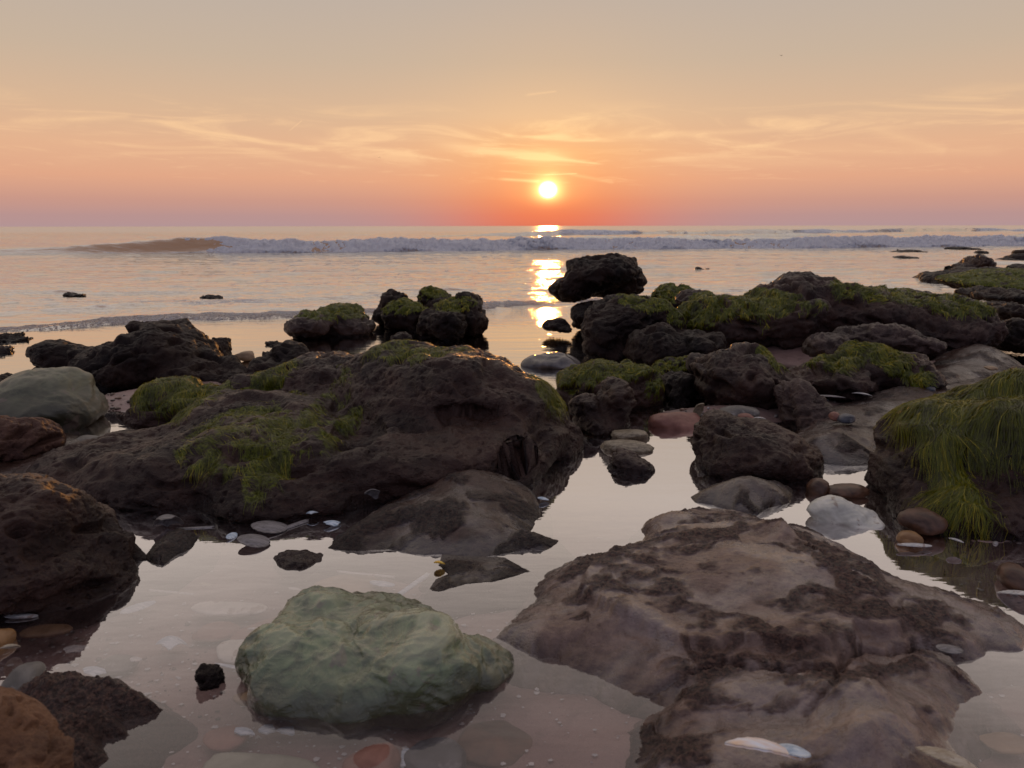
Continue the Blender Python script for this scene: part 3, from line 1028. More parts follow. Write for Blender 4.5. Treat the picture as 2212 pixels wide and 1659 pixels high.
def add_algae(parent, V, F, N, A, count, slen, seed, flow=(0, 0, -1), wf=1.0, swl=0.8, name='green_algae'):
    rs = np.random.RandomState(seed + 300)
    # keep the sides that can be seen from the seaward side or from the camera's side
    face = N[:, 1] < 0.55
    pr = A ** 1.3 * face * (A > 0.18)
    if pr.sum() <= 0:
        return
    idx = rs.choice(len(V), size=count, p=pr / pr.sum())
    bvh = BVHTree.FromPolygons(V.tolist(), F.tolist())
    fl = np.array(flow, float)
    nseg = 5
    Vs = np.zeros((count, (nseg + 1), 2, 3))
    tone = np.zeros((count, (nseg + 1), 2))
    tw = fbm(V[idx] * np.array([1 / 0.035, 1 / 0.06, 1 / 0.14]), 3, seed=seed + 5)
    swirl = np.stack([pn(V[idx] / 0.07, seed + 11), pn(V[idx] / 0.07, seed + 12), pn(V[idx] / 0.07, seed + 13)], 1)
    for j, i in enumerate(idx):
        p = V[i].copy()
        n = N[i]
        d = fl + swirl[j] * swl + rs.normal(size=3) * 0.26 * swl
        ln = 0.42 * slen * (0.3 + rs.rand() * 1.0) * (0.6 + 0.6 * A[i])
        stp = ln / nseg
        w0 = (0.45 + 0.9 * rs.rand() ** 2) * 2.16 * wf * p[1] / FPX
        lift = rs.rand() ** 3 * 0.0035 + 0.0004
        tn = 0.46 + 0.95 * tw[j] + rs.normal() * 0.24
        for s in range(nseg + 1):
            t = d - n * d.dot(n)
            t /= (np.linalg.norm(t) + 1e-9)
            c = np.cross(t, n)
            f = s / nseg
            hh = lift * math.sin(min(1, f + 0.25) * 2.6) + 0.0008
            wid = w0 * (1 - 0.6 * f) * 0.5
            tilt = n * (rs.rand() - 0.5) * wid * 1.4
            b = p + n * hh
            Vs[j, s, 0] = b - c * wid - tilt
            Vs[j, s, 1] = b + c * wid + tilt
            tone[j, s, :] = tn + 0.15 * f
            if s < nseg:
                p = p + t * stp
                r = bvh.find_nearest(p)
                if r[0] is not None:
                    p = np.array(r[0])
                    nn = np.array(r[1])
                    if nn.dot(n) < 0:
                        nn = -nn
                    n = n * 0.5 + nn * 0.5
                    n /= np.linalg.norm(n) + 1e-9
    base = np.arange(count)[:, None] * (2 * (nseg + 1)) + np.arange(nseg)[None, :] * 2
    Fq = np.stack([base, base + 1, base + 3, base + 2], -1).reshape(-1, 4)
    o = mesh_obj(name, Vs.reshape(-1, 3), Fq, M_alg, parent=parent, attrs={'tone': np.clip(tone, 0, 1).ravel()})
    tag(o, kind='stuff')


def inpoly(x, y, poly):
    c = np.zeros(len(x), bool)
    n = len(poly)
    for i in range(n):
        x0, y0 = poly[i]
        x1, y1 = poly[(i + 1) % n]
        m = (y0 > y) != (y1 > y)
        c ^= m & (x < (x1 - x0) * (y - y0) / (y1 - y0 + 1e-12) + x0)
    return c


def polydist(x, y, poly):
    d = np.full(len(x), 1e9)
    n = len(poly)
    for i in range(n):
        x0, y0 = poly[i]
        x1, y1 = poly[(i + 1) % n]
        dx, dy = x1 - x0, y1 - y0
        t = np.clip(((x - x0) * dx + (y - y0) * dy) / (dx * dx + dy * dy + 1e-12), 0, 1)
        d = np.minimum(d, np.hypot(x - x0 - t * dx, y - y0 - t * dy))
    return np.where(inpoly(x, y, poly), d, -d)


def slab(name, label, layers, mat, bumps=(), seed=1, rough=1.0, px=1.7, wob=0.012, cat='rock', crust_bias=0.0, hfloor=-0.045, cracks=()):
    """a low flat rock: each layer is (outline in pixels, height, edge width, z of the outline)"""
    polys = []
    for (pts, H, ew, z) in layers:
        polys.append(([tuple(G(a, b, z)[:2]) for a, b in pts], H, ew))
    P0 = np.array(polys[0][0])
    m = 0.05
    x0, x1, y0, y1 = P0[:, 0].min() - m, P0[:, 0].max() + m, max(0.25, P0[:, 1].min() - m), P0[:, 1].max() + m
    ys = [y0]
    while ys[-1] < y1:
        ys.append(ys[-1] + px * 2.16 * ys[-1] / FPX * 1.5)
    ys = np.array(ys)
    nx = int((x1 - x0) / (px * 2.16 * (y0 * 0.4 + y1 * 0.6) / FPX)) + 2
    XX, YY = np.meshgrid(np.linspace(x0, x1, nx), ys)
    x, y = XX.ravel(), YY.ravel()
    p = np.stack([x, y, x * 0 + seed], 1)
    wx = x + wob * fbm(p * 14, 4, 0.6, seed=seed)
    wy = y + wob * fbm(p * 14, 4, 0.6, seed=seed + 7)
    z = np.full(len(x), 0.0)
    for li, (poly, H, ew) in enumerate(polys):
        d = polydist(wx, wy, poly)
        if li == 0:
            d0 = d
            z = np.where(d > 0, H * (1 - np.exp(-np.clip(d, 0, 9) / ew)), d * 1.2)
        else:
            z = z + H * sst(d, 0, ew)
    for (bpx, bpy, r1, r2, h) in bumps:
        c = G(bpx, bpy, 0.02)
        z = z + h * np.exp(-((wx - c[0]) / r1) ** 2 - ((wy - c[1]) / r2) ** 2)
    for (pts, cw, cdp, drop) in cracks:
        q = [tuple(G(a, b, 0.03)[:2]) for a, b in pts]
        dc = np.full(len(x), 1e9)
        side = np.zeros(len(x))
        for i in range(len(q) - 1):
            ax, ay = q[i]
            bx_, by_ = q[i + 1]
            dx, dy = bx_ - ax, by_ - ay
            t = np.clip(((wx - ax) * dx + (wy - ay) * dy) / (dx * dx + dy * dy), 0, 1)
            dd = np.hypot(wx - ax - t * dx, wy - ay - t * dy)
            m_ = dd < dc
            dc = np.where(m_, dd, dc)
            side = np.where(m_, np.sign(dx * (wy - ay) - dy * (wx - ax)), side)
        z = z - cdp * np.exp(-(dc / cw) ** 2) - drop * (side < 0) * np.exp(-dc / 0.06)
    ins = sst(d0, 0.0, 0.05)
    cr = sst(fbm(p * np.array([9.0, 12.0, 1.0]) + 0.3 * pn(p * 20, seed)[:, None], 4, 0.6, seed=seed + 3) + crust_bias, -0.02, 0.22)
    z = z + ins * 0.010 * fbm(p * 7, 3, 0.5, seed=seed + 5)
    z = z + rough * (0.3 + 0.7 * cr) * (0.0055 * fbm(p * 55, 4, 0.62, seed=seed + 9, kind='b') + 0.002 * cr) * sst(d0, -0.01, 0.02)
    z = z + rough * 0.0016 * fbm(p * np.array([60, 110, 1]), 3, 0.6, seed=seed + 13) * sst(d0, -0.01, 0.02)
    z = np.maximum(z, hfloor - 0.04)
    F = grid_faces(len(ys), nx)
    keep = (z[F] > hfloor).any(1) & (d0[F] > -0.06).any(1)
    F = F[keep]
    used = np.zeros(len(x), bool)
    used[F.ravel()] = True
    idx = np.cumsum(used) - 1
    V = np.stack([wx * 0 + x, y, z], 1)[used]
    o = mesh_obj(name, V, idx[F], mat, attrs={'crust': cr[used], 'algae': np.zeros(used.sum())})
    tag(o, label, cat)
    return o


# --- the pale green wet rock in the near pool
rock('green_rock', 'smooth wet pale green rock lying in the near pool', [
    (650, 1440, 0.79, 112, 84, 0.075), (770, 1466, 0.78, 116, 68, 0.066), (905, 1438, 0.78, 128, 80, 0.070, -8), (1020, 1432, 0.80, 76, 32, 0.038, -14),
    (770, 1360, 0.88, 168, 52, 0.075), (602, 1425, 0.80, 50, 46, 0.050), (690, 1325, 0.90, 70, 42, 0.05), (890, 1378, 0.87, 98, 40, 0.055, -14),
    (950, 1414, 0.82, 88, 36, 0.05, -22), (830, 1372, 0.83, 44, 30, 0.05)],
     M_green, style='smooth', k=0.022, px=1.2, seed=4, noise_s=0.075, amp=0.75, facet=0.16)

# --- the big slab in front
slab('slab_rock', 'broad low brown slab with smooth wet hollows and crumbly crust', [
    ([(1072, 1378), (1105, 1345), (1160, 1290), (1150, 1272), (1215, 1218), (1330, 1203), (1392, 1165), (1395, 1132), (1440, 1112),
      (1510, 1104), (1600, 1110), (1680, 1140), (1750, 1146), (1830, 1185), (1900, 1230), (1965, 1262), (2060, 1290), (2150, 1320),
      (2225, 1360), (2200, 1402), (2130, 1405), (2050, 1425), (2110, 1468), (2142, 1505), (2085, 1530), (2060, 1600), (2100, 1700), (2100, 1800),
      (1500, 1800), (1330, 1760), (1370, 1640), (1390, 1570), (1440, 1525), (1330, 1482), (1230, 1440), (1130, 1405)], 0.034, 0.045, 0.0),
    ([(1260, 1240), (1400, 1170), (1560, 1150), (1680, 1165), (1780, 1230), (1900, 1320), (2000, 1372), (1960, 1388), (1925, 1398),
      (1870, 1388), (1855, 1412), (1800, 1440), (1640, 1420), (1480, 1415), (1330, 1370), (1250, 1300)], 0.014, 0.012, 0.02)],
    M_slab, bumps=[(1690, 1190, 0.022, 0.035, 0.020), (1450, 1130, 0.05, 0.04, 0.016), (1760, 1270, 0.09, 0.05, 0.012), (1830, 1545, 0.045, 0.032, 0.030),
                   (1880, 1625, 0.05, 0.03, 0.028), (1560, 1350, 0.08, 0.05, -0.012), (1500, 1510, 0.16, 0.025, 0.006), (1330, 1350, 0.05, 0.03, 0.010),
                   (1640, 1560, 0.10, 0.03, -0.014), (1180, 1370, 0.05, 0.02, 0.008), (2050, 1380, 0.08, 0.03, 0.012), (1440, 1600, 0.08, 0.03, -0.004)],
    seed=5, px=1.3, wob=0.022, cracks=[
         ([(1560, 1418), (1700, 1452), (1810, 1440), (1862, 1398), (1925, 1402), (1990, 1378)], 0.0035, 0.012, 0.003), ([(1990, 1378), (2060, 1372), (2150, 1392)], 0.0035, 0.010, 0.003),
         ([(1300, 1475), (1420, 1440), (1500, 1425), (1560, 1418)], 0.003, 0.006, 0.003), ([(1810, 1440), (1790, 1500), (1740, 1540)], 0.004, 0.008, 0.0),
         ([(1700, 1165), (1740, 1215), (1800, 1250)], 0.004, 0.008, 0.0)])

# --- big mossy rock in the middle
rock('mossy_boulder', 'largest brown boulder, domed at one end, with green weed down its middle', [
    (985, 872, 1.80, 195, 128, 0.24), (1120, 930, 1.70, 100, 92, 0.17), (700, 835, 1.98, 115, 66, 0.15), (860, 845, 1.90, 130, 84, 0.18),
    (385, 880, 1.88, 105, 52, 0.13), (560, 940, 1.68, 220, 86, 0.20), (480, 1015, 1.46, 165, 74, 0.14), (285, 1005, 1.55, 170, 60, 0.15),
    (720, 1000, 1.50, 160, 62, 0.14), (900, 985, 1.52, 190, 60, 0.14), (1080, 975, 1.53, 115, 68, 0.12), (545, 848, 1.90, 40, 20, 0.05),
    (1190, 950, 1.72, 60, 42, 0.10), (190, 1030, 1.52, 110, 36, 0.12), (600, 1055, 1.37, 190, 40, 0.12), (340, 1050, 1.40, 170, 42, 0.10), (900, 1020, 1.44, 170, 44, 0.10)],
     M_mud, k=0.075, px=1.6, seed=12, amp=0.85, noise_s=0.17, facet=0.14, crag=0.65, swirl=0.6, algmin=-0.1,
     carve=[(1010, 925, 1.42, 150, 30, 0.16, -6), (434, 1008, 1.31, 17, 24, 0.08), (1120, 1000, 1.42, 50, 36, 0.10), (760, 935, 1.50, 60, 26, 0.12), (300, 960, 1.44, 70, 10, 0.08, 12)],
     algae=[(380, 850, 1.80, 125, 42, 0.3, 0.95), (550, 855, 1.88, 60, 36, 0.12, 1.0), (600, 800, 1.95, 60, 45, 0.14, 0.9),
            (560, 925, 1.55, 140, 42, 0.40, 0.62), (622, 968, 1.48, 50, 52, 0.40, 0.85), (700, 905, 1.6, 90, 34, 0.35, 0.55), (880, 752, 1.85, 150, 22, 0.16, 0.6),
            (1180, 835, 1.75, 34, 52, 0.15, 1.0, 35), (730, 850, 1.75, 40, 60, 0.3, 0.5)],
     strands=11000, slen=0.075, strandw=0.6, flow=(0.25, -0.35, -0.8))

slab('shelf_rock', 'flat brown shelf in front of the domed end of the largest boulder', [
    ([(706, 1184), (760, 1136), (850, 1080), (930, 1048), (1040, 1030), (1120, 1040), (1152, 1080), (1162, 1120), (1145, 1150),
      (1208, 1168), (1180, 1188), (1110, 1192), (1040, 1206), (975, 1200), (900, 1196), (840, 1184), (780, 1190)], 0.055, 0.09, 0.0)],
    M_shelf, bumps=[(1050, 1060, 0.10, 0.06, 0.02), (900, 1120, 0.1, 0.03, 0.006)], seed=9, px=1.5, crust_bias=0.12)
slab('low_rock', 'low pointed brown ledge beside the small channel, with a yellow shell at its tip', [
    ([(955, 1196), (1020, 1200), (1090, 1204), (1145, 1236), (1060, 1256), (1000, 1262), (945, 1278), (925, 1272), (940, 1250), (968, 1240), (945, 1222)], 0.012, 0.03, 0.0)],
    M_shelf, seed=10, px=1.5, crust_bias=0.1, wob=0.006, rough=0.7)

rock('dark_rock', 'pitted dark brown boulder sloping down into the near pool', [
    (20, 1185, 1.06, 185, 128, 0.16), (155, 1212, 1.07, 128, 92, 0.12), (262, 1236, 1.08, 92, 42, 0.09), (-90, 1190, 1.03, 180, 140, 0.17), (60, 1250, 0.98, 150, 60, 0.08)],
     M_mud, k=0.05, px=1.4, seed=21, amp=0.75, noise_s=0.14, carve=[(62, 1068, 0.98, 24, 9, 0.06), (30, 1290, 0.86, 160, 24, 0.05), (90, 1170, 0.90, 90, 7, 0.05, -8)])
slab('low_rock', 'small rough rock joining the pitted dark boulder in the near pool', [
    ([(312, 1205), (335, 1175), (365, 1152), (400, 1146), (430, 1158), (418, 1182), (380, 1200), (350, 1222), (325, 1215)], 0.02, 0.02, 0.0)],
    M_shelf, seed=14, px=1.4, crust_bias=0.3, wob=0.006)
slab('slab_rock', 'rough jagged low rock beside the blurred orange brown rock', [
    ([(40, 1495), (75, 1478), (110, 1466), (180, 1462), (260, 1476), (300, 1492), (345, 1530), (300, 1545), (250, 1556), (272, 1585), (215, 1598),
      (235, 1640), (200, 1660), (190, 1760), (-40, 1760), (-20, 1560)], 0.028, 0.022, 0.0)],
    M_slab, seed=15, px=1.3, crust_bias=0.35, bumps=[(150, 1500, 0.05, 0.02, 0.012)], rough=1.5)
rock('orange_rock', 'orange brown rough rock blurred in the bottom corner', [
    (0, 1660, 0.58, 100, 175, 0.05), (-60, 1640, 0.58, 120, 170, 0.06), (60, 1720, 0.56, 70, 120, 0.04)], M_orange, k=0.02, px=1.6, seed=23, noise_s=0.05, amp=0.6)

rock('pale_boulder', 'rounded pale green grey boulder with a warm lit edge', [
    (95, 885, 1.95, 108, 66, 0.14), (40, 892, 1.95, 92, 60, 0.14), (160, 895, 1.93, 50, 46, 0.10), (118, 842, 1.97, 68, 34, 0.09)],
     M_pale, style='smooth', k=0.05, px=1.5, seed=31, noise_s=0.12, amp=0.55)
rock('brown_rock', 'reddish brown lump in front of the pale green grey boulder', [
    (45, 952, 1.63, 74, 50, 0.10), (-50, 960, 1.6, 100, 60, 0.12)], M_brown, k=0.04, px=1.6, seed=33, noise_s=0.09,
     carve=[(20, 945, 1.50, 60, 22, 0.03)])
slab('shelf_rock', 'damp red brown mud shelf between the reddish lump and the largest boulder', [
    ([(-120, 1046), (-120, 940), (0, 930), (110, 925), (190, 948), (250, 975), (215, 1005), (140, 1030), (60, 1036), (0, 1040)], 0.028, 0.06, 0.0)],
    M_shelf, seed=17, px=1.6, crust_bias=-0.05)
rock('rounded_rock', 'rounded dark rock at the seaward end beside the long humped rock', [
    (128, 768, 2.78, 64, 34, 0.12), (185, 772, 2.74, 36, 26, 0.10)], M_dark, k=0.05, px=1.8, seed=35, noise_s=0.1, amp=0.6)
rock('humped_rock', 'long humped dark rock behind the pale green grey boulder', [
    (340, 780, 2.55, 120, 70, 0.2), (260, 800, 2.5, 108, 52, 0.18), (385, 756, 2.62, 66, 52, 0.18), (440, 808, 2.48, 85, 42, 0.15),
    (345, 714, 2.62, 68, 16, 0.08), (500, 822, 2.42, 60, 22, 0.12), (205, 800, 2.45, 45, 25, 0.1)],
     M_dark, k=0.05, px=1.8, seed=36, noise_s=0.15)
rock('rounded_rock', 'small round knob of rock behind the long humped rock', [(476, 748, 2.85, 24, 22, 0.07), (465, 765, 2.8, 28, 20, 0.07)], M_dark, px=1.8, seed=37, noise_s=0.06)
rock('low_rock', 'low dark rock with a little puddle between it and the humped rock', [
    (628, 772, 2.62, 52, 30, 0.10), (585, 795, 2.52, 50, 22, 0.10), (560, 824, 2.38, 60, 14, 0.08)], M_dark, k=0.04, px=1.8, seed=38, noise_s=0.09)
rock('mossy_rock', 'broad low rock with a mossy top standing alone in the shallows', [
    (705, 700, 3.65, 78, 34, 0.17), (760, 708, 3.6, 40, 24, 0.14), (665, 705, 3.5, 45, 28, 0.12), (735, 672, 3.72, 42, 14, 0.12)],
     M_mud_grey, k=0.05, px=1.8, seed=41, noise_s=0.12, algae=[(720, 672, 3.7, 90, 24, 0.25, 1.0)], strands=1500, slen=0.04, algmin=0.1)
rock('upright_rock', 'narrow upright dark rock at the edge of the swash', [(843, 652, 4.0, 24, 24, 0.08), (830, 678, 4.0, 27, 22, 0.1), (866, 643, 4.05, 15, 11, 0.05)],
     M_dark, k=0.04, px=1.8, seed=42, noise_s=0.07)
rock('mossy_rock', 'small mossy rock between the upright rock and the knobbly clump', [(872, 684, 3.85, 46, 32, 0.13), (908, 692, 3.8, 40, 30, 0.12)], M_dark, k=0.05, px=1.8, seed=43,
     noise_s=0.1, algae=[(880, 660, 3.85, 70, 26, 0.2, 0.9)], strands=900, slen=0.04, algmin=0.15)
rock('mossy_rock', 'rounded mossy rock behind the knobbly clump in the shallows', [(940, 648, 4.1, 38, 28, 0.12), (962, 665, 4.0, 42, 28, 0.12)], M_dark, k=0.05, px=1.8, seed=44,
     noise_s=0.1, algae=[(935, 630, 4.1, 50, 20, 0.2, 0.8)], strands=700, slen=0.04, algmin=0.15)
rock('knobbly_rock', 'knobbly dark clump of rock, tallest of those in the shallows', [
    (990, 684, 3.62, 62, 44, 0.16), (930, 702, 3.5, 32, 28, 0.1), (1026, 694, 3.6, 28, 38, 0.12), (965, 702, 3.42, 46, 34, 0.1), (1005, 658, 3.7, 38, 24, 0.12)],
     M_dark, k=0.035, px=1.7, seed=45, noise_s=0.09, algae=[(975, 655, 3.55, 60, 20, 0.2, 0.8)], strands=900, slen=0.035, algmin=0.15)
rock('low_rock', 'small dark rock just behind the domed top of the largest boulder', [(872, 737, 3.1, 27, 20, 0.06), (832, 752, 3.0, 30, 9, 0.06)], M_dark, px=1.8, seed=46, noise_s=0.05)

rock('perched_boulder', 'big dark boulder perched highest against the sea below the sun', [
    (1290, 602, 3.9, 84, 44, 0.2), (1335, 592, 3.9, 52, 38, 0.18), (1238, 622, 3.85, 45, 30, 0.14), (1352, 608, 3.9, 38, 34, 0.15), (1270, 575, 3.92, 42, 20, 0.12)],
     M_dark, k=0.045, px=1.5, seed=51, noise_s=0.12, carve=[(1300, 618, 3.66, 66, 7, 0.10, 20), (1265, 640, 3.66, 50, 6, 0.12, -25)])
rock('support_rock', 'squat dark rock underneath the perched boulder', [(1270, 682, 3.7, 42, 36, 0.14), (1322, 694, 3.75, 60, 42, 0.15)], M_dark, px=1.8, seed=52, noise_s=0.12)
rock('low_rock', 'small dark rock in the orange reflection of the sun', [(1200, 704, 3.55, 26, 14, 0.07), (1218, 712, 3.5, 18, 8, 0.05)], M_dark, px=1.8, seed=53, noise_s=0.06)
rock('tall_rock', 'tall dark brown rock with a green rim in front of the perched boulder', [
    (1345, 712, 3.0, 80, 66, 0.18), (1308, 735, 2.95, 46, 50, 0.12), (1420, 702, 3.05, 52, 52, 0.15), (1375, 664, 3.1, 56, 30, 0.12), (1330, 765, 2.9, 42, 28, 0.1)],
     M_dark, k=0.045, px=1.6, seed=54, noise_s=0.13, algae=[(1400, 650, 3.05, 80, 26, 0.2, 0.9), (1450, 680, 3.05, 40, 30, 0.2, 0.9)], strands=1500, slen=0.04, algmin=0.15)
rock('leaning_rock', 'smooth backed brown rock leaning on the tall dark rock', [(1432, 768, 2.75, 70, 54, 0.15), (1505, 758, 2.75, 66, 44, 0.14), (1422, 722, 2.78, 28, 20, 0.06)],
     M_dark, k=0.05, px=1.6, seed=55, noise_s=0.14)
rock('wet_rock', 'smooth wet slate coloured rock at the pool edge behind the domed boulder', [(1202, 786, 2.75, 58, 19, 0.07), (1160, 790, 2.75, 32, 13, 0.05)],
     simple_mat('wet_slate', (0.05, 0.04, 0.036), (0.13, 0.11, 0.10), 14, 0.10, 0.8, 0.5), style='smooth', px=1.6, seed=56, noise_s=0.06, amp=0.6)
rock('mossy_rock', 'rounded rock with a bright green rim behind the two headed lump', [
    (1318, 845, 2.2, 102, 68, 0.16), (1262, 842, 2.15, 50, 42, 0.1), (1382, 862, 2.2, 42, 46, 0.1)], M_mud, k=0.05, px=1.6, seed=57, noise_s=0.12,
     algae=[(1310, 782, 2.15, 125, 34, 0.25, 1.0), (1240, 810, 2.15, 50, 40, 0.2, 0.9), (1410, 830, 2.15, 26, 50, 0.2, 0.8)], strands=3500, slen=0.04)
rock('two_headed_rock', 'two headed smooth brown lump in front of the green rimmed rock', [(1330, 872, 1.92, 40, 56, 0.08), (1262, 888, 1.9, 32, 44, 0.07), (1300, 912, 1.9, 60, 40, 0.1)],
     M_mud, k=0.025, px=1.5, seed=58, noise_s=0.09, amp=0.6)
rock('dark_rock', 'dark rock squeezed between the green rimmed rock and the saddle backed rock', [(1462, 848, 2.25, 44, 46, 0.1)], M_dark, px=1.7, seed=59, noise_s=0.08)
rock('mossy_rock', 'low green tinged rock behind the saddle backed rock', [(1450, 806, 2.5, 56, 26, 0.08), (1500, 790, 2.5, 40, 24, 0.08)], M_dark, px=1.8, seed=60, noise_s=0.08,
     algae=[(1450, 790, 2.45, 60, 26, 0.2, 0.7)], strands=500, slen=0.03)
rock('mossy_rock', 'green mossy rock right behind the perched boulder, start of the ridge', [(1452, 645, 3.9, 58, 28, 0.15), (1500, 655, 3.8, 40, 24, 0.12)], M_dark, px=1.8, seed=61, noise_s=0.1,
     algae=[(1440, 630, 3.85, 70, 28, 0.25, 0.9)], strands=900, slen=0.05)
rock('mossy_ridge', 'long high ridge of dark rock draped with green weed', [
    (1555, 698, 3.1, 98, 62, 0.2), (1680, 690, 3.1, 108, 70, 0.22), (1720, 640, 3.2, 88, 38, 0.2), (1830, 676, 3.15, 112, 70, 0.22),
    (1900, 696, 3.1, 108, 66, 0.2), (2020, 706, 3.0, 105, 66, 0.2), (2088, 712, 2.95, 56, 56, 0.18), (1500, 650, 3.3, 40, 18, 0.12), (1960, 650, 3.2, 80, 26, 0.15)],
     M_mud, k=0.05, px=1.7, seed=62, noise_s=0.17, algae=[(1590, 650, 3.0, 130, 40, 0.3, 1.0), (1500, 680, 3.0, 50, 60, 0.25, 0.9), (1700, 660, 2.95, 90, 30, 0.2, 0.6), (1900, 625, 3.1, 130, 30, 0.3, 0.9),
                                                         (2060, 655, 2.95, 90, 30, 0.25, 0.9), (1640, 700, 2.9, 80, 30, 0.15, 0.4)], strands=7000, slen=0.07, flow=(-0.3, -0.3, -0.7))
rock('grey_rock', 'flat topped bare grey rock between the ridge and the saddle backed rock', [(1800, 745, 2.62, 58, 24, 0.1), (1900, 730, 2.7, 88, 28, 0.12), (1975, 745, 2.68, 60, 20, 0.1)],
     M_mud_grey, k=0.04, px=1.7, seed=63, noise_s=0.1)
rock('saddle_rock', 'saddle backed brown rock with bright green weed over its crest', [
    (1600, 830, 2.15, 102, 80, 0.16), (1680, 848, 2.15, 66, 58, 0.13), (1530, 806, 2.3, 40, 34, 0.1), (1790, 826, 2.2, 100, 46, 0.15),
    (1885, 806, 2.25, 104, 58, 0.16), (1962, 828, 2.2, 54, 50, 0.13)],
     M_mud, k=0.035, px=1.6, seed=64, noise_s=0.14, algae=[(1700, 765, 2.15, 70, 34, 0.2, 1.0), (1790, 782, 2.1, 110, 26, 0.22, 1.0), (1890, 762, 2.15, 120, 32, 0.25, 1.0), (1970, 800, 2.08, 50, 46, 0.2, 0.9)],
     strands=6000, slen=0.045, flow=(0.35, -0.3, -0.6))
rock('knob_rock', 'bare knob of brown rock rising from the mud platform', [(1715, 865, 1.95, 38, 42, 0.08), (1742, 908, 1.9, 54, 42, 0.09), (1788, 935, 1.83, 66, 28, 0.11)],
     M_mud_grey, k=0.03, px=1.5, seed=65, noise_s=0.08)
slab('shelf_rock', 'grey brown mud platform between the knob rock and the weed draped boulder', [
    ([(1690, 985), (1740, 900), (1860, 868), (2050, 835), (2300, 800), (2400, 900), (2000, 950), (1925, 975), (1890, 1005), (1830, 1008), (1770, 1002)], 0.05, 0.06, 0.0)],
    M_shelf, seed=18, px=1.6, bumps=[(1960, 870, 0.12, 0.06, 0.02), (1850, 960, 0.10, 0.05, 0.012)])
slab('shelf_rock', 'flat brown rock shelf at the foot of the high ridge', [
    ([(1930, 880), (1960, 815), (2040, 770), (2120, 755), (2190, 790), (2230, 812), (2100, 850), (2000, 876)], 0.06, 0.10, 0.0)],
    M_shelf, seed=19, px=1.8, bumps=[(2120, 780, 0.14, 0.12, 0.035)])
rock('wedge_rock', 'wedge shaped brown rock standing at the pool edge beside the knob rock', [
    (1612, 968, 1.6, 98, 64, 0.14), (1555, 955, 1.62, 50, 46, 0.1), (1702, 992, 1.57, 62, 44, 0.1), (1630, 1005, 1.55, 110, 40, 0.1)],
     M_mud, k=0.04, px=1.4, seed=66, noise_s=0.12, amp=0.7)
slab('low_rock', 'low smooth brown rock at the waterline below the wedge shaped rock', [
    ([(1490, 1074), (1530, 1054), (1600, 1040), (1680, 1042), (1712, 1060), (1700, 1085), (1645, 1094), (1635, 1112), (1580, 1104), (1540, 1090), (1500, 1086)], 0.018, 0.03, 0.0)],
    M_shelf, seed=20, px=1.4, bumps=[(1625, 1058, 0.06, 0.05, 0.028)], wob=0.006)
rock('low_rock', 'small jagged rock standing in the bright pool', [(1368, 1008, 1.55, 44, 24, 0.055), (1335, 1016, 1.54, 26, 10, 0.035), (1350, 990, 1.56, 22, 16, 0.03)],
     M_mud_grey, k=0.02, px=1.4, seed=67, noise_s=0.045, amp=0.8)
rock('weedy_boulder', 'big brown boulder with long yellow green weed hanging down its face', [
    (2130, 985, 1.42, 140, 135, 0.2), (2235, 965, 1.45, 160, 155, 0.22), (2020, 985, 1.42, 100, 98, 0.14), (1965, 1045, 1.38, 74, 62, 0.1),
    (2100, 1095, 1.28, 120, 66, 0.12), (2230, 1090, 1.3, 150, 90, 0.14), (2010, 1110, 1.27, 70, 36, 0.07), (2330, 1000, 1.42, 160, 170, 0.2)],
     M_mud, k=0.05, px=1.5, seed=68, noise_s=0.15, amp=0.8, algae=[(2130, 895, 1.35, 140, 48, 0.26, 1.0), (2062, 930, 1.28, 46, 56, 0.14, 0.95), (2100, 1010, 1.22, 44, 90, 0.12, 1.0),
                                                                   (2180, 920, 1.28, 70, 50, 0.2, 0.9), (2230, 850, 1.35, 120, 70, 0.25, 1.0), (2140, 980, 1.22, 20, 60, 0.12, 0.6)],
     strands=17000, slen=0.17, flow=(-0.15, -0.3, -1.0), strandw=0.75, algmin=-0.45, facet=0.18, crag=0.7, swirl=0.36)

# farther rocks along the waterline
def aw(px, py, rx, ry, rd):
    """a lobe whose middle sits on the water where (px, py) meets it"""
    return (px, py, float(G(px, py)[1]), rx, ry, rd)


rock('mossy_rock', 'long green mossy hump beyond the high ridge', [(2120, 612, 5.6, 84, 20, 0.4), (2205, 610, 5.6, 80, 24, 0.4), (2290, 612, 5.6, 90, 26, 0.4)], M_dark, px=1.8, seed=70, noise_s=0.2,
     k=0.1, amp=0.5, algae=[(2160, 600, 5.5, 180, 36, 0.7, 1.0)], strands=1800, slen=0.09)
rock('far_boulder', 'rounded brown boulder standing in the far shallows', [aw(2110, 581, 28, 26, 0.3), aw(2085, 581, 20, 12, 0.2)], M_mud, px=1.0, seed=71, noise_s=0.16)
rock('wet_ledge', 'black wet ledge with water draining over it', [aw(2055, 600, 45, 14, 0.5), aw(2010, 606, 30, 14, 0.3), aw(2100, 592, 40, 9, 0.4), aw(2035, 612, 40, 12, 0.3), aw(2075, 588, 20, 7, 0.3)], M_dark, px=1.2, seed=72, noise_s=0.2, k=0.1, amp=0.6)
rock('wet_ledge', 'low wet ledge beside the far rounded boulder', [aw(2165, 590, 40, 9, 0.4), aw(2220, 588, 40, 16, 0.4), aw(2140, 592, 18, 6, 0.3)], M_dark, px=1.2, seed=73, noise_s=0.2, k=0.1, amp=0.6)
rock('far_rock', 'thin dark rock awash below the breaking wave, nearer one', [aw(1972, 545, 16, 4, 0.25), aw(1950, 545.5, 20, 3, 0.2), aw(1935, 546, 12, 1.5, 0.2), aw(1990, 545.5, 10, 2.5, 0.2)], M_dark, px=0.9, seed=74, noise_s=0.2, amp=0.5)
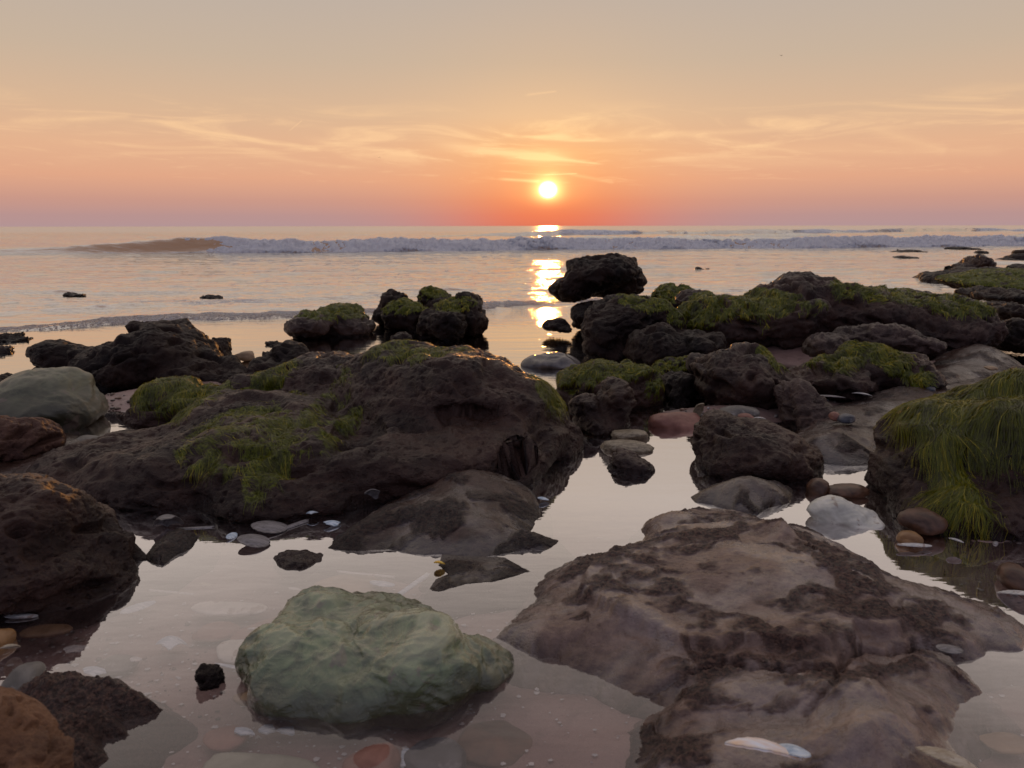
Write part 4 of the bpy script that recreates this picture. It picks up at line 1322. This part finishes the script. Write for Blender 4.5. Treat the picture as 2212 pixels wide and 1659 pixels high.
rock('far_rock', 'thin dark rock awash below the breaking wave, longer one', [aw(2060, 539, 16, 3, 0.25), aw(2082, 539, 22, 4, 0.25), aw(2108, 540, 12, 2, 0.2)], M_dark, px=0.9, seed=75, noise_s=0.2, amp=0.5)
rock('far_rock', 'tiny dark rock beyond the far rounded boulder', [aw(2116, 548, 8, 5, 0.15), aw(2123, 548, 8, 4, 0.15)], M_dark, px=0.9, seed=76, noise_s=0.1, amp=0.5)
rock('far_rock', 'small dark rock at the picture edge near the breaking wave', [aw(2206, 549, 14, 9, 0.25)], M_dark, px=0.9, seed=77, noise_s=0.1, amp=0.5)
rock('far_rock', 'dark rock at the picture edge beside the far rounded boulder', [aw(2205, 562, 26, 12, 0.3), aw(2175, 563, 16, 5, 0.2)], M_dark, px=0.9, seed=78, noise_s=0.15, amp=0.6)
rock('far_rock', 'low dark rock awash in front of the breaking wave', [aw(1950, 558, 18, 4, 0.2), aw(1965, 558, 14, 2.5, 0.2)], M_dark, px=0.9, seed=79, noise_s=0.1, amp=0.5)
rock('dark_rock', 'wet black rock at the far end of the high ridge', [(2195, 685, 3.3, 40, 28, 0.15), (2165, 668, 3.5, 26, 14, 0.1)], M_dark, px=1.7, seed=80, noise_s=0.12)
rock('dark_rock', 'wet dark rock under the black one, above the flat brown shelf', [(2200, 732, 3.0, 48, 34, 0.15)], M_dark, px=1.7, seed=81, noise_s=0.12)
rock('dark_rock', 'low weedy rock tucked behind the end of the high ridge', [(2165, 642, 4.2, 50, 12, 0.2), (2120, 634, 4.5, 40, 9, 0.2)], M_dark, px=1.7, seed=82, noise_s=0.12)
rock('far_rock', 'tiny black rock alone in the open shallows', [aw(1508, 582, 8, 5, 0.06), aw(1513, 582.5, 8, 2, 0.05)], M_dark, px=0.7, seed=83, noise_s=0.05, amp=0.6)
rock('far_rock', 'tinier black rock beside the one in the open shallows', [aw(1529, 582.5, 5, 2.5, 0.05)], M_dark, px=0.7, seed=84, noise_s=0.04, amp=0.6)
rock('low_rock', 'low black rock awash at the front of the swash near the picture edge', [aw(10, 731, 34, 9, 0.12), aw(40, 733, 22, 5, 0.07)], M_dark, px=1.2, seed=85, noise_s=0.08)
rock('low_rock', 'little grey rock near the picture edge in calm water', [aw(2, 758, 16, 9, 0.05), aw(14, 757, 10, 10, 0.04)], M_mud_grey, px=1.1, seed=86, noise_s=0.05)
rock('low_rock', 'dark rock behind the pale green grey boulder at the picture edge', [(-15, 832, 2.35, 36, 20, 0.1)], M_dark, px=1.7, seed=87, noise_s=0.08)
rock('low_rock', 'small dark rock breaking the swash, middle of the open water', [aw(450, 642, 14, 6, 0.08), aw(464, 643, 14, 4, 0.08)], M_dark, px=0.9, seed=88, noise_s=0.08, amp=0.6)
rock('low_rock', 'thin dark rock awash behind the swash foam', [aw(152, 635, 14, 4, 0.08), aw(168, 636, 13, 2.5, 0.08)], M_dark, px=0.9, seed=89, noise_s=0.08, amp=0.6)
rock('low_rock', 'tiny dark rock in the calm water behind the low dark rock', [aw(584, 743, 11, 5, 0.04), aw(594, 745, 9, 3, 0.03)], M_dark, px=0.9, seed=90, noise_s=0.04, amp=0.6)


# ------------------------------------------------------------------ small stones and shells
def pebble(name, label, px, py, z, rx, ry, rd, mat, seed, cat='pebble', rot=0, lump=0.16, group=None, rock_like=False):
    """a stone whose centre is seen at (px, py) at height z; rx, ry pixels, rd metres"""
    c = G(px, py, z)
    mpp = math.hypot(c[1], CAM_H - z) / FPX
    V, F = ico()
    r = np.array([rx * mpp, rd, ry * mpp])
    n = fbm(V * 1.1, 3, 0.5, seed=seed) * lump + (0.10 * fbm(V * 4, 4, 0.6, seed=seed + 3, kind='b') if rock_like else 0.02 * fbm(V * 5, 3, seed=seed + 3))
    prs = np.random.RandomState(seed + 500)
    t_ = np.ones(len(V))
    for q_ in range(9):
        v_ = prs.normal(size=3)
        v_ /= np.linalg.norm(v_)
        t_ = t_ + np.clip(V @ v_ / prs.uniform(0.66, 0.92), 0, 3) ** 8
    W = V * (1 + n[:, None]) * (t_ ** (-1 / 8))[:, None] * 1.10
    W = np.sign(W) * np.abs(W) ** 0.92 * r
    a = R(rot)
    M = np.array([[math.cos(a), -math.sin(a), 0], [math.sin(a), math.cos(a), 0], [0, 0, 1]])
    o = mesh_obj(name, W @ M.T + c, F, mat, attrs={'algae': np.zeros(len(V)), 'crest': np.zeros(len(V))})
    tag(o, label, cat, group)
    return o


def orient(W, c, rot, tiltx, tilty):
    M = Matrix.Rotation(R(rot), 3, 'Z') @ Matrix.Rotation(R(tiltx), 3, 'X') @ Matrix.Rotation(R(tilty), 3, 'Y')
    return W @ np.array(M).T + c


def shell(name, label, px, py, z, wid, ln, h, mat, rot=0, tx=0, ty=0, seed=1, kind='valve', thick=0.0009, cat='shell'):
    """wid, ln in metres; a thin curved shell: valve (fan dome), razor (half tube), shard (broken plate)"""
    c = G(px, py, z)
    rs = np.random.RandomState(seed)
    if kind == 'razor':
        nu, nv = 24, 9
        u = np.linspace(-0.5, 0.5, nu)
        v = np.linspace(-1.25, 1.25, nv)
        U, Vv = np.meshgrid(u, v)
        jag = 0.03 * np.sin(Vv * 5 + seed) * (np.abs(U) > 0.48)
        X_ = (U + jag) * ln
        Y_ = np.sin(Vv) * wid * 0.5
        Z_ = (np.cos(Vv) - 0.3) * h
        F = grid_faces(nv, nu)
    else:
        nr, nt = 9, 40
        rr = np.linspace(0.02, 1, nr)
        th = np.linspace(0, 2 * np.pi, nt, endpoint=False)
        RR, TH = np.meshgrid(rr, th, indexing='ij')
        if kind == 'valve':
            rad = 1 + 0.05 * np.cos(TH * 2 + seed) + 0.012 * np.sin(TH * 17)
            ox = -0.35
        else:
            k = rs.randint(4, 7)
            ang = np.sort(rs.rand(k) * 0.8 + np.arange(k)) / k * 2 * np.pi
            rad = np.ones_like(TH) * 9
            for a in ang:
                rad = np.minimum(rad, (0.72 + 0.3 * rs.rand()) / np.maximum(np.cos(TH - a), 0.05))
            rad = np.minimum(rad, 1.25)
            ox = -0.2
        X_ = RR * np.cos(TH) * rad * wid * 0.5
        Y_ = RR * np.sin(TH) * rad * ln * 0.5
        dome = 1 - ((X_ / (wid * 0.5) - ox) ** 2 + (Y_ / (ln * 0.5)) ** 2) / (1 + abs(ox)) ** 2
        Z_ = dome * h + 0.02 * h * np.sin(RR * 22) + 0.015 * h * np.sin(TH * 15) * RR
        X_, Y_, Z_ = [np.concatenate([q, q[:, :1]], 1) for q in (X_, Y_, Z_)]
        F = grid_faces(nr, nt + 1)
    T = np.stack([X_.ravel(), Y_.ravel(), Z_.ravel()], 1)
    n = len(T)
    B = T.copy()
    B[:, 2] -= thick
    rows, cols = X_.shape
    F = np.concatenate([F, F[:, ::-1] + n])
    if kind == 'razor':
        ring = list(range(cols)) + [r * cols + cols - 1 for r in range(1, rows)] + [(rows - 1) * cols + k for k in range(cols - 2, -1, -1)] + [r * cols for r in range(rows - 2, 0, -1)]
    else:
        ring = [(rows - 1) * cols + k for k in range(cols)]
    ring = np.array(ring)
    nx_ = np.roll(ring, -1)
    F = np.concatenate([F, np.stack([ring, ring + n, nx_ + n, nx_], 1)])
    W = np.concatenate([T, B])
    o = mesh_obj(name, orient(W, c, rot, tx, ty), F, mat)
    tag(o, label, cat)
    return o


# above the water, between the rocks
pebble('pebble', 'little yellowish pebble between the humped rock and the low dark rock', 532, 768, 0.02, 23, 11, 0.03, M_tan, 1)
pebble('pebble', 'small pale stone tucked under the pale green grey boulder', 190, 950, 0.01, 24, 9, 0.03, M_greyst, 2)
pebble('red_rock', 'dull red stone in the pool beside the wedge shaped rock', 1465, 915, 0.004, 58, 28, 0.06, M_red, 3, cat='rock', rock_like=True)
pebble('limpet_shell', 'flat cream shell lying on another one near the two headed lump', 1360, 939, 0.006, 36, 13, 0.035, M_limpet, 4, cat='shell', rot=-10, rock_like=True)
pebble('limpet_shell', 'long cream shell half in the water behind the small jagged rock', 1352, 966, 0.004, 54, 13, 0.038, M_limpet, 5, cat='shell', rot=-8, rock_like=True)
pebble('pebble', 'white rounded stone behind the top of the wedge shaped rock', 1596, 893, 0.035, 40, 14, 0.04, M_greyst, 6, cat='stone')
pebble('pebble', 'reddish pebble leaning on the white rounded stone', 1612, 902, 0.038, 18, 7, 0.02, M_red, 7)
shell('shell', 'small pale shell beside the white rounded stone', 1640, 908, 0.036, 0.032, 0.03, 0.008, M_shell_white, 20, -20, 0, 8)
shell('oyster_shell', 'gnarled upright cream shell on the dull red stone', 1510, 888, 0.03, 0.026, 0.045, 0.012, M_limpet, 25, -70, 20, 9, kind='shard', thick=0.004)
pebble('pebble', 'blue grey pebble on the mud platform', 2106 - 280, 905, 0.055, 19, 10, 0.02, M_darkst, 10)
pebble('pebble', 'reddish pebble touching the blue grey pebble', 1803, 901, 0.055, 12, 10, 0.015, M_red, 11)
shell('shell', 'thin pale shell on the mud platform behind the blue grey pebble', 1862, 855, 0.05, 0.05, 0.03, 0.008, M_shell_white, -10, -15, 0, 12)
shell('shell', 'long thin pale shell lying behind the knob rock', 1790, 860, 0.05, 0.09, 0.025, 0.008, M_shell_grey, 5, -10, 0, 13)
pebble('pebble', 'dark pebble at the top edge of the mud platform', 2000 + 8, 842, 0.06, 14, 8, 0.02, M_darkst, 14)
pebble('pebble', 'pale pebble on the flat shelf below the high ridge', 2142, 797, 0.06, 12, 5, 0.02, M_tan, 15)
rock('pale_stone', 'pale ridged stone half under water beside the broad slab', [
    (1800, 1108, 1.27, 50, 30, 0.035), (1835, 1118, 1.26, 52, 24, 0.03), (1870, 1136, 1.24, 34, 10, 0.02)], M_whitest, cat='stone', style='smooth', k=0.02, px=1.2, seed=91, noise_s=0.05, amp=0.5, zcut=-0.03)
pebble('brown_stone', 'brown angular stone beside the wedge shaped rock', 1768, 1054, 0.01, 24, 22, 0.02, M_bstone, 16, cat='stone', rock_like=True)
pebble('brown_stone', 'flat brown stone behind the pale ridged stone', 1830, 1062, 0.006, 42, 13, 0.03, M_bstone, 17, cat='stone', rock_like=True)
pebble('brown_stone', 'orange brown stone at the foot of the weed draped boulder', 1992, 1128, 0.02, 48, 26, 0.03, M_bstone, 18, cat='stone', rot=20, rock_like=True)
pebble('ochre_stone', 'small yellow ochre stone in front of the orange brown stone', 1966, 1165, 0.008, 27, 13, 0.02, M_ochre, 19, cat='stone')
shell('shell', 'narrow white shell under the small yellow ochre stone', 1975, 1180, 0.006, 0.055, 0.014, 0.004, M_shell_white, 4, 0, 0, 20)
shell('shell', 'tiny white shell on the mud below the weed draped boulder', 2065, 1170, 0.016, 0.022, 0.016, 0.004, M_shell_white, -30, -20, 0, 21)
pebble('brown_stone', 'orange brown knob in dark water at the picture edge', 2195, 1250, 0.01, 36, 24, 0.03, M_bstone, 22, cat='stone', rock_like=True)
shell('shell', 'pale shell beside the orange brown knob at the picture edge', 2195, 1288, 0.004, 0.03, 0.05, 0.008, M_shell_white, 30, -20, 0, 23)
shell('shell', 'thin grey shell lying on the damp corner of the broad slab', 2050, 1405, 0.03, 0.03, 0.02, 0.004, M_shell_grey, 0, 0, 0, 24)
shell('mussel_shell', 'white and orange broken shell on the broad slab at the bottom', 1648, 1636, 0.040, 0.066, 0.030, 0.016, M_shell_two, 10, -30, 6, 25, thick=0.0018)
shell('shell', 'clear grey shell piece joined to the white and orange shell', 1712, 1628, 0.040, 0.028, 0.030, 0.007, M_shell_blue, 15, -15, 0, 26)
shell('shell', 'cream shell with a dark rim at the bottom of the broad slab', 2045, 1652, 0.036, 0.05, 0.035, 0.012, M_shell_cream, -15, -20, 0, 27)
rock('dark_pebble', 'small dark brown lump standing in the near pool beside the green rock', [(448, 1462, float(G(450, 1474)[1]), 27, 22, 0.016), (468, 1468, float(G(450, 1474)[1]), 15, 11, 0.01)], M_dark, px=1.2, seed=92, noise_s=0.02, amp=0.7, cat='pebble', k=0.012, facet=0.12)
rock('low_rock', 'smooth brown hump breaking the surface behind the green rock', [(640, 1218, 1.10, 58, 22, 0.035)], M_mud_grey, px=1.3, seed=93, noise_s=0.05, amp=0.5, k=0.02)
pebble('pebble', 'round grey pebble at the edge of the rough jagged low rock', 48, 1466, 0.002, 34, 24, 0.026, M_greyst, 28)
pebble('pebble', 'orange pebble at the picture edge by the pitted dark boulder', -6, 1384, 0.006, 24, 26, 0.022, M_ochre, 29)
shell('shell', 'rounded pink shell resting on the orange pebble', 22, 1400, 0.012, 0.02, 0.028, 0.006, M_shell_cream, 40, -30, 0, 30)
pebble('pebble', 'long tan stone in the dark reflection of the pitted boulder', 105, 1360, -0.008, 50, 9, 0.016, M_tan, 31, rot=10)
shell('yellow_shell', 'bright yellow shell fragment at the tip of the low pointed ledge', 949, 1219, 0.006, 0.016, 0.013, 0.006, M_yellow, 20, -25, 0, 32)
shell('limpet_shell', 'round limpet shell breaking the water in the dark reflection', 548, 1172, 0.003, 0.052, 0.046, 0.012, M_shell_grey, 0, 0, 0, 33)
shell('limpet_shell', 'larger grey limpet shell behind the round one in the dark reflection', 582, 1142, 0.001, 0.062, 0.05, 0.012, M_shell_grey, 10, 0, 0, 34)
shell('razor_shell', 'long open razor shell beside the limpet shells', 628, 1136, 0.001, 0.013, 0.066, 0.004, M_shell_grey, 50, 0, 0, 35, kind='razor')
shell('mussel_shell', 'blue white shell piece at the end of the long razor shell', 672, 1110, 0.006, 0.022, 0.026, 0.006, M_shell_blue, 50, -20, 0, 36, kind='shard')
shell('mussel_shell', 'small open blue shell in the dark reflection', 500, 1158, 0.002, 0.012, 0.026, 0.004, M_shell_blue, -15, 0, 10, 37)
shell('mussel_shell', 'dark blue shell near the tip of the flat brown shelf', 715, 1130, 0.004, 0.03, 0.018, 0.005, M_shell_blue, 20, 0, 0, 38, kind='shard')
shell('mussel_shell', 'propped grey mussel shell against the largest boulder', 805, 1068, 0.03, 0.03, 0.03, 0.01, M_shell_grey, 30, -40, 0, 39, kind='shard')
shell('razor_shell', 'long brown shell lying by the small rough rock', 420, 1140, 0.000, 0.010, 0.06, 0.003, M_shell_grey, 9, 0, 0, 40, kind='razor')
shell('mussel_shell', 'dark curled shell standing against the largest boulder', 362, 1128, 0.016, 0.04, 0.045, 0.014, M_shell_grey, 40, -35, 0, 41, kind='shard')
shell('shell', 'small pale blue shell on the water edge beside the flat brown shelf', 1173, 1108 - 28, 0.004, 0.022, 0.014, 0.006, M_shell_blue, 0, -10, 0, 42)
shell('shell', 'thin white shell at the picture edge in the dark reflection', 45, 1330, 0.002, 0.04, 0.012, 0.003, M_shell_white, 5, 0, 0, 43)

# under water
ZB = -0.021
pebble('submerged_stone', 'long white stone under water behind the green rock', 498, 1316, ZB, 76, 9, 0.022, M_whitest, 50, cat='stone', rot=-6)
pebble('submerged_stone', 'white speckled stone under water touching the green rock', 512, 1402, ZB, 38, 9, 0.028, M_whitest, 51, cat='stone', rot=20)
pebble('submerged_stone', 'salmon pink stone under water behind the blue shell', 468, 1362, ZB - 0.004, 48, 9, 0.025, M_red, 52, cat='stone', rot=15)
pebble('submerged_stone', 'long pink stone under water behind the green rock', 560, 1360, ZB - 0.003, 30, 7, 0.045, M_red, 53, cat='stone', rot=-40)
pebble('submerged_stone', 'large red stone under water below the green rock', 492, 1590, ZB - 0.004, 46, 10, 0.022, M_red, 54, cat='stone', rot=20)
pebble('submerged_stone', 'broad pale green stone under water at the bottom', 565, 1668, ZB, 130, 14, 0.030, M_palegreen, 55, cat='stone', rot=-5)
pebble('submerged_stone', 'round salmon stone at the bottom below the green rock', 806, 1652, -0.008, 56, 18, 0.030, M_red, 56, cat='stone')
pebble('submerged_stone', 'round dark slate stone under water next to the salmon stone', 948, 1645, -0.018, 66, 16, 0.032, M_darkst, 57, cat='stone')
pebble('submerged_stone', 'faint big brown stone under water near the broad slab', 1065, 1605, -0.030, 82, 14, 0.04, M_bstone, 58, cat='stone')
pebble('submerged_stone', 'brown stone showing at the waterline under the green rock', 540, 1505, -0.004, 38, 12, 0.012, M_tan, 59, cat='stone')
pebble('submerged_stone', 'pale brown flat stone under water behind the green rock top', 745, 1262, -0.024, 72, 7, 0.035, M_tan, 60, cat='stone')
pebble('submerged_stone', 'orange stone under water near the pitted dark boulder', 185, 1290, -0.02, 28, 8, 0.02, M_ochre, 61, cat='stone')
pebble('submerged_stone', 'tan stone under water at the corner of the broad slab', 2165, 1605, -0.02, 46, 8, 0.016, M_tan, 62, cat='stone')
pebble('submerged_stone', 'grey pebble under water left of the blue shell', 245, 1435, -0.025, 44, 8, 0.02, M_greyst, 63, cat='stone')
subs = [
    ('shell', 'blue grey triangular shell under water in the open pool', 370, 1390, 0.030, 0.030, 0.010, M_shell_blue, 30, 'shard'),
    ('shell', 'long pale blade of shell under water near the dark boulder', 298, 1312, 0.014, 0.052, 0.004, M_shell_blue, -35, 'valve'),
    ('shell', 'white shell patch under water above the rough jagged rock', 165, 1402, 0.032, 0.026, 0.004, M_shell_white, 20, 'shard'),
    ('shell', 'pale blue shell piece under water above the rough jagged rock', 203, 1450, 0.032, 0.020, 0.004, M_shell_blue, -10, 'shard'),
    ('shell', 'square pale blue shell piece under water below the green rock', 574, 1575, 0.016, 0.019, 0.002, M_shell_blue, 5, 'shard'),
    ('shell', 'pale blue shell corner next to the square piece below the green rock', 618, 1578, 0.020, 0.018, 0.002, M_shell_blue, 40, 'shard'),
    ('shell', 'ragged blue white shell piece left of the square piece', 527, 1580, 0.022, 0.014, 0.002, M_shell_blue, -15, 'shard'),
    ('shell', 'narrow pale shell strip under water beside the dark lump', 500, 1440, 0.044, 0.007, 0.002, M_shell_blue, -8, 'valve'),
    ('shell', 'short pale shell strip pointing at the green rock', 530, 1452, 0.020, 0.006, 0.002, M_shell_white, -40, 'valve'),
    ('shell', 'oval clear shell under water behind the green rock top', 880 - 55, 1262, 0.040, 0.020, 0.004, M_shell_blue, 0, 'valve'),
    ('shell', 'tiny white shell under water near the dark boulder', 443, 1300 - 38, 0.020, 0.010, 0.002, M_shell_cream, 0, 'valve'),
    ('shell', 'white oval chip under water between the hump and the green rock', 636, 1264 + 8, 0.018, 0.008, 0.002, M_shell_white, 0, 'valve'),
    ('shell', 'thin white sliver under water above the salmon pink stone', 555, 1390 - 32, 0.024, 0.006, 0.002, M_shell_white, 12, 'valve'),
    ('shell', 'small white chip in the open pool left of the dark lump', 384, 1460 + 4, 0.008, 0.005, 0.002, M_shell_white, 0, 'shard'),
    ('shell', 'white round chip under water right of the white shell patch', 292, 1425, 0.016, 0.014, 0.003, M_shell_white, 0, 'shard'),
    ('shell', 'narrow bright shell piece standing between the salmon and slate stones', 875, 1636, 0.012, 0.030, 0.003, M_shell_blue, 5, 'shard'),
    ('shell', 'blue shell lying in the pool edge by the dull red stone', 1445, 928, 0.035, 0.02, 0.004, M_shell_blue, -20, 'valve'),
    ('shell', 'grey shell in the pool edge under the dull red stone', 1498, 932 + 4, 0.032, 0.02, 0.004, M_shell_grey, -10, 'valve')]
for k, (nm, lb, x, y, wd, ln, h, mt, rot, kd) in enumerate(subs):
    shell(nm, lb, x, y, ZB + 0.002, wd, ln, h, mt, rot, -6, 4, 120 + k, kind=kd)
shell('razor_shell', 'straight pale razor shell under water behind the green rock', 893, 1262, ZB + 0.004, 0.010, 0.075, 0.004, M_shell_blue, 62, 0, 0, 150, kind='razor')
shell('razor_shell', 'thin pale shell splinter under water beyond the razor shell', 790, 1240, ZB + 0.004, 0.005, 0.09, 0.002, M_shell_white, -12, 0, 0, 151, kind='razor')
shell('razor_shell', 'slender white splinter under water above the long white stone', 370, 1262 + 16, ZB + 0.004, 0.005, 0.07, 0.002, M_shell_white, -10, 0, 0, 152, kind='razor')

# loose shell grit on the pool floor
rs = np.random.RandomState(99)
Vg, Fg = [], []
for i in range(1500):
    x = rs.uniform(0, 2212) if i % 3 else rs.uniform(0, 1100)
    y = rs.uniform(1120, 1659)
    c = G(x, y, -0.02)
    c[2] = float(bed_height(np.array([c[0]]), np.array([c[1]]))[0]) + 0.0012
    s = 0.0012 + 0.0034 * rs.rand() ** 3
    a = rs.rand() * 6.28
    k = 5
    th = a + np.arange(k) / k * 6.283
    pts = np.stack([np.cos(th) * s * rs.uniform(0.6, 1.4, k), np.sin(th) * s * rs.uniform(0.5, 1.1, k), rs.uniform(0, 0.0012, k)], 1) + c
    b = len(Vg)
    Vg += pts.tolist() + [(c + [0, 0, 0.0012]).tolist()]
    for q in range(k):
        Fg.append([b + q, b + (q + 1) % k, b + k])
gr = mesh_obj('shell_grit', np.array(Vg), np.array(Fg), M_shell_white, smooth=False)
tag(gr, 'crushed shell grit scattered over the pool floor', 'gravel', kind='stuff')


# small shingle caught between the rocks
def shingle_mat():
    m, t, out = new_mat('shingle')
    a = t.node('ShaderNodeAttribute', attribute_name='tone').outputs['Fac']
    c = t.ramp(a, [(0.0, (0.020, 0.014, 0.012)), (0.25, (0.07, 0.045, 0.035)), (0.45, (0.15, 0.09, 0.06)), (0.6, (0.22, 0.12, 0.07)), (0.75, (0.20, 0.18, 0.16)), (0.9, (0.45, 0.42, 0.38)), (1.0, (0.7, 0.72, 0.74))])
    n = t.noise(t.node('ShaderNodeNewGeometry').outputs['Position'], 200, 4, 0.6)
    principled(t, out, t.mix(t.m('MULTIPLY', n, 0.5), c, (0.05, 0.03, 0.025)), t.m('ADD', 0.2, t.m('MULTIPLY', n, 0.4)), 0.6, t.bump(n, 0.4, 0.002))
    return m


import bmesh
_b = bmesh.new()
bmesh.ops.create_icosphere(_b, subdivisions=2, radius=1)
sv = np.array([v.co[:] for v in _b.verts])
sf = np.array([[v.index for v in f.verts] for f in _b.faces])
_b.free()
SV, SF, ST = [], [], []
o_ = 0
for (cx, cy, sx, sy_, num, lo, hi) in [(560, 1105, 170, 26, 150, 2, 9), (2080, 1190, 110, 34, 120, 2, 10), (2190, 1290, 40, 50, 60, 3, 12), (1500, 925, 110, 16, 90, 2, 8),
                                       (90, 1345, 110, 22, 80, 3, 9), (240, 900, 40, 22, 60, 2, 7), (1830, 900, 90, 35, 70, 1.5, 6), (1780, 1085, 60, 18, 40, 2, 8),
                                       (1300, 920, 60, 20, 40, 2, 7), (330, 1440, 240, 110, 110, 2, 7), (1150, 1130, 40, 40, 30, 2, 6), (2110, 800, 60, 25, 40, 1.5, 5)]:
    for i in range(num):
        x, y = rs.normal(cx, sx * 0.6), rs.normal(cy, sy_ * 0.7)
        if y > 1650 or y < 700:
            continue
        c = G(x, y, -0.02)
        mp = math.hypot(c[1], CAM_H) / FPX
        r = (lo + (hi - lo) * rs.rand() ** 3) * mp
        zg = float(bed_height(np.array([c[0]]), np.array([c[1]]))[0])
        a = rs.rand() * 6.28
        W = sv * (1 + 0.30 * pn(sv * 1.2, int(rs.randint(1, 400)))[:, None]) * np.array([r, r * rs.uniform(0.5, 1.0), r * rs.uniform(0.25, 0.65)])
        W = W @ np.array([[math.cos(a), -math.sin(a), 0], [math.sin(a), math.cos(a), 0], [0, 0, 1]]).T
        SV.append(W + np.array([c[0], c[1], zg + r * 0.2]))
        SF.append(sf + o_)
        ST.append(np.full(len(sv), rs.rand()))
        o_ += len(sv)
shg = mesh_obj('shingle', np.concatenate(SV), np.concatenate(SF), shingle_mat(), attrs={'tone': np.concatenate(ST)})
tag(shg, 'small mixed shingle and shell bits lying between the rocks', 'gravel', kind='stuff')

# ------------------------------------------------------------------ birds far off over the sea
def bird(label, px, py, dist, span, seed):
    c, _ = P(px, py, dist)
    rs = np.random.RandomState(seed)
    V, F = ico()
    V, F = V[:], F
    body = V * np.array([0.10, 0.26, 0.08]) * span
    body[:, 0] *= 1 - 0.5 * np.clip(V[:, 1], 0, 1)
    wv, wf = [], []
    for s in (-1, 1):
        b = len(body) + len(wv)
        for (u, zz, ch) in ((0.03, 0.0, 0.20), (0.25, 0.12, 0.18), (0.5, 0.04, 0.03)):
            for (dy, dz) in ((ch * 0.5, 0.0), (0.0, 0.018), (-ch * 0.5, 0.0), (0.0, -0.006)):
                wv.append([s * u * span, dy * span, (zz + dz) * span])
        for g in range(2):
            for q in range(4):
                wf.append([b + g * 4 + q, b + g * 4 + (q + 1) % 4, b + g * 4 + 4 + (q + 1) % 4])
                wf.append([b + g * 4 + q, b + g * 4 + 4 + (q + 1) % 4, b + g * 4 + 4 + q])
    W = np.concatenate([body, np.array(wv)])
    o = mesh_obj('bird', W + c, np.concatenate([F, np.array(wf)]), M_bird)
    tag(o, label, 'bird')


bird('tiny dark bird flying highest in the pale sky', 1689, 121, 120, 0.6, 1)
bird('tiny dark bird flying low over the sea beside the long cloud streak', 820, 340, 160, 0.55, 2)
bird('tiny dark bird flying low in the clouds on the far side of the sun', 1383, 327, 170, 0.45, 3)
